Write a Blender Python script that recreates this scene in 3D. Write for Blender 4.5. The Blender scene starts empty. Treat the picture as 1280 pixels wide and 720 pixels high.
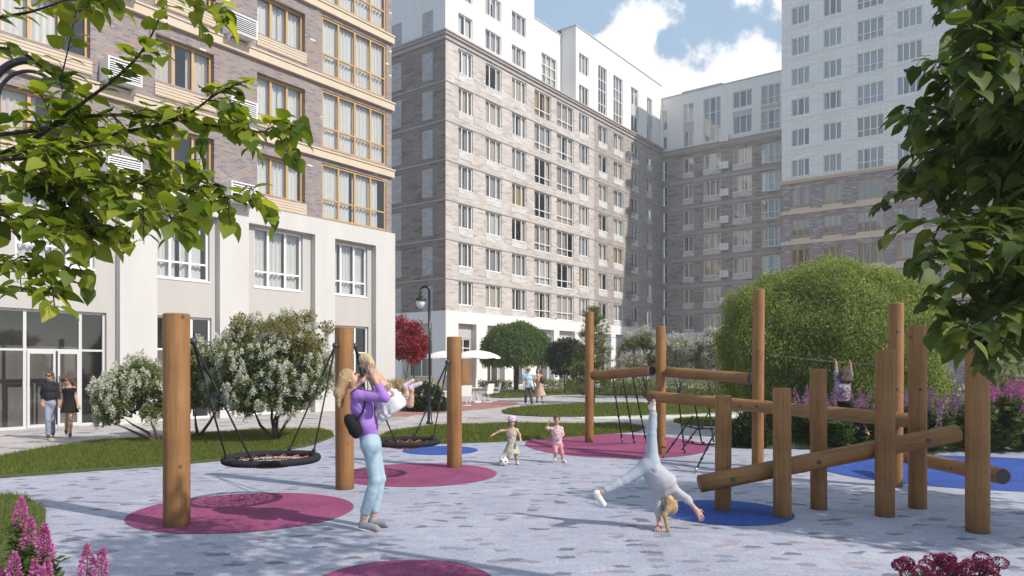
import bpy, math, random
import numpy as np
from mathutils import Vector, Matrix
rnd = random.Random(7); rng = np.random.default_rng(11)
sc = bpy.context.scene
COL = sc.collection
F, HX, HY, H = 907.0, 640.0, 457.0, 1.8          # the lens, the horizon and the eye height
def P(px, py, Y): return Vector(((px-HX)/F*Y, Y, H-(py-HY)*Y/F))
def G(px, py, z=0.0):
    Y = F*(H-z)/(py-HY); return Vector(((px-HX)/F*Y, Y, z))
R = math.radians
# ------------------------------------------------------------------ objects
WM = {}
def wm(o): return WM.get(o.name, Matrix.Identity(4))
def thing(name, label, cat, loc=(0,0,0), rz=0, group=None, kind=None):
    o = bpy.data.objects.new(name, None); COL.objects.link(o)
    o.empty_display_size = .2
    o.location = loc; o.rotation_euler = (0,0,rz)
    WM[o.name] = Matrix.Translation(Vector(loc)) @ Matrix.Rotation(rz,4,'Z')
    tag(o, label, cat, group, kind); return o
def tag(o, label=None, cat=None, group=None, kind=None):
    if label: o['label'] = label
    if cat: o['category'] = cat
    if group: o['group'] = group
    if kind: o['kind'] = kind
    return o
def link(name, me, parent=None, loc=None):
    o = bpy.data.objects.new(name, me); COL.objects.link(o)
    if parent is not None: o.parent = parent
    if loc is not None: o.location = loc
    WM[o.name] = wm(parent) @ Matrix.Translation(o.location) if parent is not None else Matrix.Translation(o.location)
    return o
def mesh_np(name, V, faces, mats, smooth=False, midx=None):
    me = bpy.data.meshes.new(name)
    V = np.asarray(V, dtype=np.float32).reshape(-1,3)
    me.vertices.add(len(V)); me.vertices.foreach_set('co', V.ravel())
    if isinstance(faces, np.ndarray):
        n, k = faces.shape; loops = faces.ravel().astype(np.int32)
        starts = np.arange(n, dtype=np.int32)*k; tot = np.full(n, k, np.int32)
    else:
        tot = np.array([len(f) for f in faces], np.int32); n = len(faces)
        loops = np.array([i for f in faces for i in f], np.int32)
        starts = np.concatenate([[0], np.cumsum(tot)[:-1]]).astype(np.int32)
    me.loops.add(len(loops)); me.loops.foreach_set('vertex_index', loops)
    me.polygons.add(n); me.polygons.foreach_set('loop_start', starts)
    try: me.polygons.foreach_set('loop_total', tot)
    except Exception: pass
    me.polygons.foreach_set('use_smooth', np.full(n, bool(smooth)))
    for m in (mats if isinstance(mats, (list,tuple)) else [mats]): me.materials.append(m)
    if midx is not None: me.polygons.foreach_set('material_index', np.asarray(midx, np.int32))
    me.update(calc_edges=True); me.validate(); return me
class MB:
    def __init__(s): s.v=[]; s.f=[]; s.m=[]
    def add(s, vs, fs, mi=0):
        b=len(s.v); s.v += [tuple(v) for v in vs]; s.f += [tuple(b+i for i in f) for f in fs]; s.m += [mi]*len(fs)
    def box(s, x0,x1,y0,y1,z0,z1, mi=0):
        s.add([(x0,y0,z0),(x1,y0,z0),(x1,y1,z0),(x0,y1,z0),(x0,y0,z1),(x1,y0,z1),(x1,y1,z1),(x0,y1,z1)],
              [(0,3,2,1),(4,5,6,7),(0,1,5,4),(1,2,6,5),(2,3,7,6),(3,0,4,7)], mi)
    def tube(s, pts, rad, n=8, cap=True, mi=0, closed=False):
        pts=[Vector(p) for p in pts]; m=len(pts)
        if not hasattr(rad,'__len__'): rad=[rad]*m
        vs=[]; up=None
        for i,p in enumerate(pts):
            if closed: t=(pts[(i+1)%m]-pts[i-1])
            else: t=(pts[min(i+1,m-1)]-pts[max(i-1,0)])
            t.normalize()
            if up is None:
                up = Vector((0,0,1)) if abs(t.z)<.9 else Vector((1,0,0))
            a=t.cross(up)
            if a.length<1e-4: a=t.cross(Vector((0,1,0)))
            a.normalize(); b=a.cross(t); up=b
            for k in range(n):
                c=2*math.pi*k/n; vs.append(p+rad[i]*(math.cos(c)*a+math.sin(c)*b))
        fs=[]
        for i in range(m if closed else m-1):
            for k in range(n):
                j=(i+1)%m
                fs.append((i*n+k, i*n+(k+1)%n, j*n+(k+1)%n, j*n+k))
        if cap and not closed: fs += [tuple(range(n-1,-1,-1)), tuple((m-1)*n+k for k in range(n))]
        s.add(vs,fs,mi)
    def lathe(s, prof, c=(0,0,0), n=24, mi=0):
        vs=[]; c=Vector(c)
        for r,z in prof:
            for k in range(n):
                a=2*math.pi*k/n; vs.append((c.x+r*math.cos(a), c.y+r*math.sin(a), c.z+z))
        fs=[]
        for i in range(len(prof)-1):
            for k in range(n): fs.append((i*n+k, i*n+(k+1)%n, (i+1)*n+(k+1)%n, (i+1)*n+k))
        s.add(vs,fs,mi)
    def sphere(s, c, r, n=12, mi=0, sq=(1,1,1)):
        c=Vector(c); vs=[]; m=n//2
        for i in range(m+1):
            a=math.pi*i/m
            for k in range(n):
                b=2*math.pi*k/n
                vs.append((c.x+r*sq[0]*math.sin(a)*math.cos(b), c.y+r*sq[1]*math.sin(a)*math.sin(b), c.z+r*sq[2]*math.cos(a)))
        fs=[]
        for i in range(m):
            for k in range(n): fs.append((i*n+k,(i+1)*n+k,(i+1)*n+(k+1)%n,i*n+(k+1)%n))
        s.add(vs,fs,mi)
    def mesh(s, name, mat, smooth=False): return mesh_np(name, s.v, s.f, mat, smooth, s.m)
    def build(s, name, mat, parent=None, smooth=False, world=False, auto=None):
        if world and parent is not None:
            inv = wm(parent).inverted(); s.v=[tuple(inv@Vector(v)) for v in s.v]
        me=s.mesh(name, mat, smooth)
        if auto: me.set_sharp_from_angle(angle=R(auto))
        return link(name, me, parent)
def npbuild(name, V, Fc, mat, parent=None, smooth=False, midx=None):
    V=np.asarray(V,float)
    if parent is not None:
        inv=np.array(wm(parent).inverted()); V=V@inv[:3,:3].T+inv[:3,3]
    return link(name, mesh_np(name,V,Fc,mat,smooth,midx), parent)
# ------------------------------------------------------------------ materials
def nt(name):
    m=bpy.data.materials.new(name); m.use_nodes=True; t=m.node_tree
    return m, t, t.nodes, t.nodes['Principled BSDF']
def ramp(N, stops, interp='LINEAR'):
    r=N.new('ShaderNodeValToRGB'); r.color_ramp.interpolation=interp
    e=r.color_ramp.elements
    while len(e)<len(stops): e.new(.5)
    for i,(p,c) in enumerate(stops): e[i].position=p; e[i].color=(*c,1)
    return r
def plain(name, c, rough=.6, metal=0, bump=0, scale=40, var=.12, spec=.5, coat=0):
    m,t,N,b=nt(name); L=t.links
    tc=N.new('ShaderNodeTexCoord'); no=N.new('ShaderNodeTexNoise'); no.inputs['Scale'].default_value=scale; no.inputs['Detail'].default_value=5
    L.new(tc.outputs['Object'],no.inputs['Vector'])
    r=ramp(N,[(.25,tuple(x*(1-var) for x in c)),(.75,tuple(min(1,x*(1+var)) for x in c))])
    L.new(no.outputs['Fac'],r.inputs['Fac']); L.new(r.outputs['Color'],b.inputs['Base Color'])
    b.inputs['Roughness'].default_value=rough; b.inputs['Metallic'].default_value=metal; b.inputs['Specular IOR Level'].default_value=spec
    if bump:
        bp=N.new('ShaderNodeBump'); bp.inputs['Strength'].default_value=bump; bp.inputs['Distance'].default_value=.02
        L.new(no.outputs['Fac'],bp.inputs['Height']); L.new(bp.outputs['Normal'],b.inputs['Normal'])
    return m
def stucco(name, c, stain=.12):
    m,t,N,b=nt(name); L=t.links
    tc=N.new('ShaderNodeTexCoord')
    n1=N.new('ShaderNodeTexNoise'); n1.inputs['Scale'].default_value=.7; n1.inputs['Detail'].default_value=6
    n2=N.new('ShaderNodeTexNoise'); n2.inputs['Scale'].default_value=60; n2.inputs['Detail'].default_value=4
    mp=N.new('ShaderNodeMapping'); mp.inputs['Scale'].default_value=(2.5,2.5,.35)
    L.new(tc.outputs['Object'],mp.inputs['Vector']); L.new(mp.outputs['Vector'],n1.inputs['Vector']); L.new(tc.outputs['Object'],n2.inputs['Vector'])
    r=ramp(N,[(.3,tuple(x*(1-stain) for x in c)),(.65,c)])
    L.new(n1.outputs['Fac'],r.inputs['Fac']); L.new(r.outputs['Color'],b.inputs['Base Color'])
    bp=N.new('ShaderNodeBump'); bp.inputs['Strength'].default_value=.15; bp.inputs['Distance'].default_value=.01
    L.new(n2.outputs['Fac'],bp.inputs['Height']); L.new(bp.outputs['Normal'],b.inputs['Normal'])
    b.inputs['Roughness'].default_value=.85; b.inputs['Specular IOR Level'].default_value=.25
    return m
def cellfloor(m,t,N,b,L,tc,stops,cells):
    mp=N.new('ShaderNodeMapping'); mp.inputs['Scale'].default_value=(1/cells[0],1/cells[1],1); mp.inputs['Rotation'].default_value=(0,0,.06); wn=N.new('ShaderNodeTexNoise'); wn.inputs['Scale'].default_value=13; wn.inputs['Detail'].default_value=5; L.new(tc.outputs['Object'],wn.inputs['Vector'])
    wa=N.new('ShaderNodeVectorMath'); wa.operation='MULTIPLY_ADD'; wa.inputs[1].default_value=(.13,.08,0); L.new(wn.outputs['Color'],wa.inputs[0]); L.new(tc.outputs['Object'],wa.inputs[2]); L.new(wa.outputs[0],mp.inputs['Vector'])
    v=N.new('ShaderNodeTexVoronoi'); v.voronoi_dimensions='2D'; v.inputs['Scale'].default_value=1; v.inputs['Randomness'].default_value=.72; L.new(mp.outputs[0],v.inputs['Vector'])
    e=N.new('ShaderNodeTexVoronoi'); e.voronoi_dimensions='2D'; e.feature='DISTANCE_TO_EDGE'; e.inputs['Scale'].default_value=1; e.inputs['Randomness'].default_value=.72; L.new(mp.outputs[0],e.inputs['Vector'])
    s=N.new('ShaderNodeSeparateColor'); L.new(v.outputs['Color'],s.inputs['Color']); r=ramp(N,stops,'CONSTANT'); L.new(s.outputs[0],r.inputs['Fac'])
    j=ramp(N,[(.0,(.90,.90,.91)),(.05,(.95,.95,.95)),(.1,(1,1,1))]); L.new(e.outputs['Distance'],j.inputs['Fac'])
    n1=N.new('ShaderNodeTexNoise'); n1.inputs['Scale'].default_value=.45; n1.inputs['Detail'].default_value=8; n1.inputs['Roughness'].default_value=.65; L.new(tc.outputs['Object'],n1.inputs['Vector']); q1=ramp(N,[(.3,(.80,.80,.83)),(.65,(1.06,1.05,1.04))]); L.new(n1.outputs['Fac'],q1.inputs['Fac'])
    n2=N.new('ShaderNodeTexNoise'); n2.inputs['Scale'].default_value=30; n2.inputs['Detail'].default_value=7; n2.inputs['Roughness'].default_value=.8; L.new(tc.outputs['Object'],n2.inputs['Vector']); q2=ramp(N,[(.34,(.62,.62,.66)),(.5,(.98,.98,.99)),(.68,(1.2,1.17,1.14))]); L.new(n2.outputs['Fac'],q2.inputs['Fac'])
    c=r.outputs['Color']
    for q in (j,q1,q2):
        mu=N.new('ShaderNodeMix'); mu.data_type='RGBA'; mu.blend_type='MULTIPLY'; mu.inputs['Factor'].default_value=1; L.new(c,mu.inputs['A']); L.new(q.outputs['Color'],mu.inputs['B']); c=mu.outputs['Result']
    L.new(c,b.inputs['Base Color']); ad=N.new('ShaderNodeMath'); ad.operation='MULTIPLY_ADD'; ad.inputs[1].default_value=.6; L.new(n2.outputs['Fac'],ad.inputs[0]); L.new(j.outputs['Color'],ad.inputs[2])
    bp=N.new('ShaderNodeBump'); bp.inputs['Strength'].default_value=.4; bp.inputs['Distance'].default_value=.006; L.new(ad.outputs[0],bp.inputs['Height']); L.new(bp.outputs['Normal'],b.inputs['Normal']); b.inputs['Roughness'].default_value=.85; b.inputs['Specular IOR Level'].default_value=.25
    return m
def brick(name, stops, mortar, bw, bh, ms=.012, floor=False, interp='LINEAR', bump=.4, rough=.85, big=.15, off=.5, cells=None):
    m,t,N,b=nt(name); L=t.links
    tc=N.new('ShaderNodeTexCoord'); sx=N.new('ShaderNodeSeparateXYZ'); cx=N.new('ShaderNodeCombineXYZ')
    L.new(tc.outputs['Object'],sx.inputs['Vector'])
    if floor:
        L.new(sx.outputs['X'],cx.inputs['X']); L.new(sx.outputs['Y'],cx.inputs['Y'])
    else:
        ad=N.new('ShaderNodeMath'); ad.operation='ADD'
        L.new(sx.outputs['X'],ad.inputs[0]); L.new(sx.outputs['Y'],ad.inputs[1])
        L.new(ad.outputs[0],cx.inputs['X']); L.new(sx.outputs['Z'],cx.inputs['Y'])
    if cells: return cellfloor(m,t,N,b,L,tc,stops,cells)
    br=N.new('ShaderNodeTexBrick'); br.inputs['Scale'].default_value=1; br.inputs['Brick Width'].default_value=bw; br.inputs['Row Height'].default_value=bh
    br.inputs['Mortar Size'].default_value=ms; br.inputs['Mortar Smooth'].default_value=.2; br.offset=off
    br.inputs['Color1'].default_value=(0,0,0,1); br.inputs['Color2'].default_value=(1,1,1,1); br.inputs['Mortar'].default_value=(.5,.5,.5,1); br.inputs['Bias'].default_value=0
    L.new(cx.outputs[0],br.inputs['Vector'])
    r=ramp(N,stops,interp); L.new(br.outputs['Color'],r.inputs['Fac'])
    mx=N.new('ShaderNodeMix'); mx.data_type='RGBA'; mx.inputs['B'].default_value=(*mortar,1)
    L.new(br.outputs['Fac'],mx.inputs['Factor']); L.new(r.outputs['Color'],mx.inputs['A'])
    no=N.new('ShaderNodeTexNoise'); no.inputs['Scale'].default_value=.35; no.inputs['Detail'].default_value=8; no.inputs['Roughness'].default_value=.7
    L.new(tc.outputs['Object'],no.inputs['Vector'])
    r2=ramp(N,[(.3,(1-big,)*3),(.7,(1+0*big,)*3)]); L.new(no.outputs['Fac'],r2.inputs['Fac'])
    mu=N.new('ShaderNodeMix'); mu.data_type='RGBA'; mu.blend_type='MULTIPLY'; mu.inputs['Factor'].default_value=1
    L.new(mx.outputs['Result'],mu.inputs['A']); L.new(r2.outputs['Color'],mu.inputs['B'])
    if floor:
        n3=N.new('ShaderNodeTexNoise'); n3.inputs['Scale'].default_value=38; n3.inputs['Detail'].default_value=6; n3.inputs['Roughness'].default_value=.75; L.new(tc.outputs['Object'],n3.inputs['Vector'])
        r3=ramp(N,[(.34,(.66,.66,.70)),(.5,(.97,.97,.98)),(.68,(1.15,1.12,1.10))]); L.new(n3.outputs['Fac'],r3.inputs['Fac'])
        m3=N.new('ShaderNodeMix'); m3.data_type='RGBA'; m3.blend_type='MULTIPLY'; m3.inputs['Factor'].default_value=1; L.new(mu.outputs['Result'],m3.inputs['A']); L.new(r3.outputs['Color'],m3.inputs['B']); mu=m3
        # rub the brick edges so that the stones look worn
        wn=N.new('ShaderNodeTexNoise'); wn.inputs['Scale'].default_value=14; wn.inputs['Detail'].default_value=4; L.new(tc.outputs['Object'],wn.inputs['Vector'])
        va=N.new('ShaderNodeVectorMath'); va.operation='MULTIPLY_ADD'; va.inputs[1].default_value=(.07,.07,0); L.new(wn.outputs['Color'],va.inputs[0]); L.new(cx.outputs[0],va.inputs[2]); L.new(va.outputs[0],br.inputs['Vector'])
    L.new(mu.outputs['Result'],b.inputs['Base Color'])
    if bump:
        n2=N.new('ShaderNodeTexNoise'); n2.inputs['Scale'].default_value=70; L.new(tc.outputs['Object'],n2.inputs['Vector'])
        sb=N.new('ShaderNodeMath'); sb.operation='MULTIPLY_ADD'; sb.inputs[1].default_value=-1
        L.new(br.outputs['Fac'],sb.inputs[0]); L.new(n2.outputs['Fac'],sb.inputs[2])
        bp=N.new('ShaderNodeBump'); bp.inputs['Strength'].default_value=bump; bp.inputs['Distance'].default_value=.008
        L.new(sb.outputs[0],bp.inputs['Height']); L.new(bp.outputs['Normal'],b.inputs['Normal'])
    b.inputs['Roughness'].default_value=rough; b.inputs['Specular IOR Level'].default_value=.25
    return m
def leafmat(name, stops, trans=.35, rough=.5, spec=.35, tcol=None):
    m,t,N,b=nt(name); L=t.links
    g=N.new('ShaderNodeNewGeometry'); r=ramp(N,stops); L.new(g.outputs['Random Per Island'],r.inputs['Fac'])
    L.new(r.outputs['Color'],b.inputs['Base Color']); b.inputs['Roughness'].default_value=rough; b.inputs['Specular IOR Level'].default_value=spec
    if trans:
        tr=N.new('ShaderNodeBsdfTranslucent'); mx=N.new('ShaderNodeMixShader'); mx.inputs[0].default_value=trans
        mc=N.new('ShaderNodeMix'); mc.data_type='RGBA'; mc.blend_type='MULTIPLY'; mc.inputs['Factor'].default_value=1
        mc.inputs['B'].default_value=(*(tcol or (2.2,2.0,.9)),1)
        L.new(r.outputs['Color'],mc.inputs['A']); L.new(mc.outputs['Result'],tr.inputs['Color'])
        L.new(b.outputs[0],mx.inputs[1]); L.new(tr.outputs[0],mx.inputs[2]); L.new(mx.outputs[0],N['Material Output'].inputs['Surface'])
    return m
def glassmat(name, tint=(.75,.8,.82), refl=1.0):
    m,t,N,b=nt(name); L=t.links
    N.remove(b); tr=N.new('ShaderNodeBsdfTransparent'); tr.inputs['Color'].default_value=(*tint,1)
    gl=N.new('ShaderNodeBsdfGlossy'); gl.inputs['Roughness'].default_value=.015; gl.inputs['Color'].default_value=(.95,.97,1,1)
    fr=N.new('ShaderNodeFresnel'); fr.inputs['IOR'].default_value=1.5
    mu=N.new('ShaderNodeMath'); mu.operation='MULTIPLY_ADD'; mu.use_clamp=True; mu.inputs[1].default_value=refl*1.7; mu.inputs[2].default_value=.02
    L.new(fr.outputs[0],mu.inputs[0])
    mx=N.new('ShaderNodeMixShader'); L.new(mu.outputs[0],mx.inputs[0]); L.new(tr.outputs[0],mx.inputs[1]); L.new(gl.outputs[0],mx.inputs[2])
    L.new(mx.outputs[0],N['Material Output'].inputs['Surface']); return m
def woodmat(name, c0, c1, dark):
    m,t,N,b=nt(name); L=t.links
    tc=N.new('ShaderNodeTexCoord'); mp=N.new('ShaderNodeMapping'); mp.inputs['Scale'].default_value=(22,22,1.1)
    L.new(tc.outputs['Object'],mp.inputs['Vector'])
    oi=N.new('ShaderNodeObjectInfo'); ad=N.new('ShaderNodeVectorMath'); ad.operation='ADD'
    sc_=N.new('ShaderNodeMath'); sc_.operation='MULTIPLY'; sc_.inputs[1].default_value=60
    L.new(oi.outputs['Random'],sc_.inputs[0]); L.new(mp.outputs[0],ad.inputs[0]); L.new(sc_.outputs[0],ad.inputs[1])
    n1=N.new('ShaderNodeTexNoise'); n1.inputs['Scale'].default_value=1; n1.inputs['Detail'].default_value=7; n1.inputs['Roughness'].default_value=.65; n1.inputs['Distortion'].default_value=.6
    L.new(ad.outputs[0],n1.inputs['Vector'])
    r=ramp(N,[(.22,dark),(.40,c0),(.60,c1),(.85,c0)]); L.new(n1.outputs['Fac'],r.inputs['Fac'])
    # knots and weather marks
    n2=N.new('ShaderNodeTexNoise'); n2.inputs['Scale'].default_value=1.6; n2.inputs['Detail'].default_value=4
    L.new(tc.outputs['Object'],n2.inputs['Vector']); r2=ramp(N,[(.35,(.78,.76,.74)),(.6,(1,1,1))]); L.new(n2.outputs['Fac'],r2.inputs['Fac'])
    v=N.new('ShaderNodeTexVoronoi'); v.inputs['Scale'].default_value=3.4; L.new(tc.outputs['Object'],v.inputs['Vector'])
    r3=ramp(N,[(.0,(.35,.3,.28)),(.07,(.55,.5,.48)),(.11,(1,1,1))]); L.new(v.outputs['Distance'],r3.inputs['Fac'])
    mq=N.new('ShaderNodeMapping'); mq.inputs['Scale'].default_value=(26,26,.5); L.new(tc.outputs['Object'],mq.inputs['Vector'])
    aq=N.new('ShaderNodeVectorMath'); aq.operation='ADD'; L.new(mq.outputs[0],aq.inputs[0]); L.new(sc_.outputs[0],aq.inputs[1])
    nq=N.new('ShaderNodeTexNoise'); nq.inputs['Scale'].default_value=1; nq.inputs['Detail'].default_value=2; L.new(aq.outputs[0],nq.inputs['Vector'])
    r4=ramp(N,[(.494,(1,1,1)),(.505,(.62,.58,.56)),(.516,(1,1,1))]); L.new(nq.outputs['Fac'],r4.inputs['Fac'])
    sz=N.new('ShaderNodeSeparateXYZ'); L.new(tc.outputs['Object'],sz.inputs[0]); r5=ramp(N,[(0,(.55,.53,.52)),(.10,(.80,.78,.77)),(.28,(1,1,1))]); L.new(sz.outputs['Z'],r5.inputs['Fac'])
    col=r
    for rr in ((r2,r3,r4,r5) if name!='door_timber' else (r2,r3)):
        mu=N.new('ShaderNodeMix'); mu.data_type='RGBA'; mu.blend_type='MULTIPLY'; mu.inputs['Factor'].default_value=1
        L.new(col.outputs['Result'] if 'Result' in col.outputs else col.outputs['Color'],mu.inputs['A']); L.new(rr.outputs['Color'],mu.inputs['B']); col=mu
    L.new(col.outputs['Result'],b.inputs['Base Color'])
    bp=N.new('ShaderNodeBump'); bp.inputs['Strength'].default_value=.35; bp.inputs['Distance'].default_value=.006
    L.new(n1.outputs['Fac'],bp.inputs['Height']); L.new(bp.outputs['Normal'],b.inputs['Normal'])
    b.inputs['Roughness'].default_value=.6; b.inputs['Specular IOR Level'].default_value=.3
    return m
def speckle(name, c, c2, scale=75, rough=.9):
    m,t,N,b=nt(name); L=t.links
    tc=N.new('ShaderNodeTexCoord'); n=N.new('ShaderNodeTexVoronoi'); n.inputs['Scale'].default_value=scale
    L.new(tc.outputs['Object'],n.inputs['Vector']); r=ramp(N,[(0,tuple(x*.8 for x in c2)),(.55,c),(1,tuple(x*1.35 for x in c))]); L.new(n.outputs['Color'],r.inputs['Fac'])
    n2=N.new('ShaderNodeTexNoise'); n2.inputs['Scale'].default_value=1.3; n2.inputs['Detail'].default_value=6; L.new(tc.outputs['Object'],n2.inputs['Vector'])
    r2=ramp(N,[(.3,(.74,.74,.76)),(.55,(1,1,1)),(.75,(1.1,1.08,1.06))]); L.new(n2.outputs['Fac'],r2.inputs['Fac'])
    mu=N.new('ShaderNodeMix'); mu.data_type='RGBA'; mu.blend_type='MULTIPLY'; mu.inputs['Factor'].default_value=1
    L.new(r.outputs['Color'],mu.inputs['A']); L.new(r2.outputs['Color'],mu.inputs['B']); L.new(mu.outputs['Result'],b.inputs['Base Color'])
    bp=N.new('ShaderNodeBump'); bp.inputs['Strength'].default_value=.5; bp.inputs['Distance'].default_value=.004
    L.new(n.outputs['Distance'],bp.inputs['Height']); L.new(bp.outputs['Normal'],b.inputs['Normal'])
    b.inputs['Roughness'].default_value=rough; b.inputs['Specular IOR Level'].default_value=.2
    return m
# ------------------------------------------------------------------ camera, sun, sky
cam=bpy.data.cameras.new('camera'); co=bpy.data.objects.new('camera',cam); COL.objects.link(co)
co.location=(0,0,H); co.rotation_euler=(R(90),0,0); cam.sensor_width=36; cam.lens=36*F/1280; cam.shift_y=(HY-360)/1280
cam.clip_start=.05; cam.clip_end=2000; sc.camera=co
SUN_EL, SUN_AZ = 39.0, 120.0
S=Vector((math.sin(R(SUN_AZ))*math.cos(R(SUN_EL)), math.cos(R(SUN_AZ))*math.cos(R(SUN_EL)), math.sin(R(SUN_EL))))
sl=bpy.data.lights.new('sun','SUN'); so=bpy.data.objects.new('sun',sl); COL.objects.link(so)
sl.energy=3.6; sl.angle=R(.55); sl.color=(1,.93,.84); so.rotation_euler=S.to_track_quat('Z','Y').to_euler(); so.location=(30,-10,40)
w=bpy.data.worlds.new('World'); sc.world=w; w.use_nodes=True; N=w.node_tree.nodes; L=w.node_tree.links
bg=N['Background']; sky=N.new('ShaderNodeTexSky'); sky.sky_type='NISHITA'; sky.sun_disc=False
sky.sun_elevation=R(SUN_EL); sky.sun_rotation=R(SUN_AZ); sky.air_density=1.0; sky.dust_density=1.2; sky.ozone_density=1.4
tc=N.new('ShaderNodeTexCoord')
def direction(px,py): return Vector(((px-HX)/F,1,(HY-py)/F)).normalized()
acc=None
for (px,py,rad,wt) in [(800,40,.05,.75),(785,85,.065,.85),(850,112,.06,.85),(900,112,.06,.85),(950,90,.055,.85),(975,118,.06,.8),(940,4,.03,.5),(985,0,.04,.55),(300,-300,.3,.6),(1500,100,.4,.5),(-300,0,.5,.5)]:
    d=N.new('ShaderNodeVectorMath'); d.operation='DISTANCE'; d.inputs[1].default_value=direction(px,py); L.new(tc.outputs['Generated'],d.inputs[0])
    mr=N.new('ShaderNodeMapRange'); mr.inputs['From Min'].default_value=rad*1.5; mr.inputs['From Max'].default_value=0; mr.inputs['To Max'].default_value=wt
    L.new(d.outputs['Value'],mr.inputs['Value'])
    if acc is None: acc=mr.outputs[0]
    else:
        a=N.new('ShaderNodeMath'); a.operation='MAXIMUM'; L.new(acc,a.inputs[0]); L.new(mr.outputs[0],a.inputs[1]); acc=a.outputs[0]
cn=N.new('ShaderNodeTexNoise'); cn.inputs['Scale'].default_value=13; cn.inputs['Detail'].default_value=9; cn.inputs['Roughness'].default_value=.62; L.new(tc.outputs['Generated'],cn.inputs['Vector'])
ad=N.new('ShaderNodeMath'); ad.operation='MULTIPLY_ADD'; ad.inputs[1].default_value=1.5; L.new(cn.outputs['Fac'],ad.inputs[0]); L.new(acc,ad.inputs[2])
cm=N.new('ShaderNodeMapRange'); cm.interpolation_type='SMOOTHSTEP'; cm.inputs['From Min'].default_value=1.0; cm.inputs['From Max'].default_value=1.22; L.new(ad.outputs[0],cm.inputs['Value'])
hz=N.new('ShaderNodeMix'); hz.data_type='RGBA'; hz.inputs['Factor'].default_value=.6; hz.inputs['B'].default_value=(2.5,3.4,4.2,1); L.new(sky.outputs[0],hz.inputs['A'])
mx=N.new('ShaderNodeMix'); mx.data_type='RGBA'; L.new(cm.outputs[0],mx.inputs['Factor']); L.new(hz.outputs['Result'],mx.inputs['A']); mx.inputs['B'].default_value=(5.9,5.9,6.0,1)
L.new(mx.outputs['Result'],bg.inputs['Color']); bg.inputs['Strength'].default_value=.15
vs=sc.view_settings; vs.view_transform='Standard'; vs.look='None'; vs.exposure=0.42; vs.gamma=1; vs.use_curve_mapping=False
sc.render.engine='CYCLES'; cy=sc.cycles; cy.use_denoising=True; cy.max_bounces=8; cy.transparent_max_bounces=12; cy.diffuse_bounces=3; cy.glossy_bounces=3
cy.caustics_reflective=False; cy.caustics_refractive=False; cy.sample_clamp_indirect=6
# ------------------------------------------------------------------ material set
M={}
M['white']=stucco('white_stucco',(.74,.725,.71),.06)
M['beige']=stucco('beige_panel',(.495,.468,.443),.07); M['offwhite']=stucco('off_white_stucco',(.58,.56,.54),.07)
M['greypanel']=stucco('grey_panel',(.47,.47,.49),.06)
M['winwhite']=plain('white_window_frame',(.78,.78,.78),.4,scale=8,var=.03)
M['winpale']=plain('pale_grey_frame',(.58,.57,.56),.4,scale=8,var=.03)
M['wingold']=plain('gold_window_frame',(.50,.31,.13),.4,scale=8,var=.06)
M['tan']=stucco('tan_band',(.60,.50,.39),.08)
M['glassbright']=glassmat('bright_window_glass',(.94,.95,.95),2.6)
M['glass']=glassmat('window_glass',(.94,.95,.95))
M['curtain']=[plain('curtain_%s'%n,c,.9,scale=6,var=.05) for n,c in (('white',(.82,.81,.79)),('cream',(.72,.66,.59)),('grey',(.52,.50,.50)),('ochre',(.60,.42,.25)))]
M['inside']=plain('room_wall',(.24,.22,.21),.9,scale=.5,var=.4)
M['brick_left']=brick('rosy_grey_brick',[(0,(.18,.165,.195)),(.2,(.255,.215,.21)),(.45,(.305,.245,.23)),(.62,(.32,.21,.175)),(.74,(.27,.235,.23)),(.94,(.33,.275,.26)),(.987,(.72,.70,.69))],(.33,.285,.27),.25,.075,.010,interp='CONSTANT',big=.08)
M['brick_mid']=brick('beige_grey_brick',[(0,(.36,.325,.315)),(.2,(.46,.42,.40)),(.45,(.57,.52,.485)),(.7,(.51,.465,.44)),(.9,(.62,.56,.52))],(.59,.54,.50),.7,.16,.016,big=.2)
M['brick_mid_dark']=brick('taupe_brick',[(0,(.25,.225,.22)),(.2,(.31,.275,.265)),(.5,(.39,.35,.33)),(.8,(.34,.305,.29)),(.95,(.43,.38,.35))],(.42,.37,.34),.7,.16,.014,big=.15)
M['brick_mid_shaded']=brick('shade_tinted_brick',[(0,(.13,.105,.11)),(.2,(.19,.16,.16)),(.5,(.24,.20,.195)),(.8,(.21,.175,.175)),(.95,(.29,.23,.20))],(.38,.31,.23),.85,.19,.014,big=.12)  # side wall brick, the shade of that side put into its darker colour
M['brick_third']=brick('dusty_brown_brick',[(0,(.19,.175,.17)),(.3,(.30,.265,.245)),(.6,(.39,.345,.315)),(.85,(.33,.295,.28))],(.43,.38,.34),.85,.2,.014,big=.12)
M['brick_white']=brick('white_ribbed_brick',[(0,(.70,.69,.67)),(.5,(.77,.755,.735)),(1,(.80,.785,.765))],(.55,.54,.53),1.0,.19,.018,big=.05)
M['brick_tower']=brick('plum_grey_brick',[(0,(.20,.17,.20)),(.4,(.27,.225,.245)),(.8,(.32,.265,.27)),(.985,(.55,.52,.52))],(.30,.26,.26),.5,.10,.012,big=.1)
M['cornice']=stucco('stone_cornice',(.41,.375,.36),.1)
M['roof']=plain('flat_roof',(.3,.3,.3),.9)
M['blue_pave']=brick('blue_grey_pavers',[(0,(.185,.19,.23)),(.035,(.28,.285,.335)),(.075,(.385,.335,.375)),(.13,(.385,.40,.48)),(.4,(.405,.418,.49)),(.66,(.42,.432,.503)),(.88,(.45,.455,.51))],(.32,.345,.44),.22,.11,.004,cells=(.165,.095),floor=True,interp='CONSTANT',bump=.25,big=.22)
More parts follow.
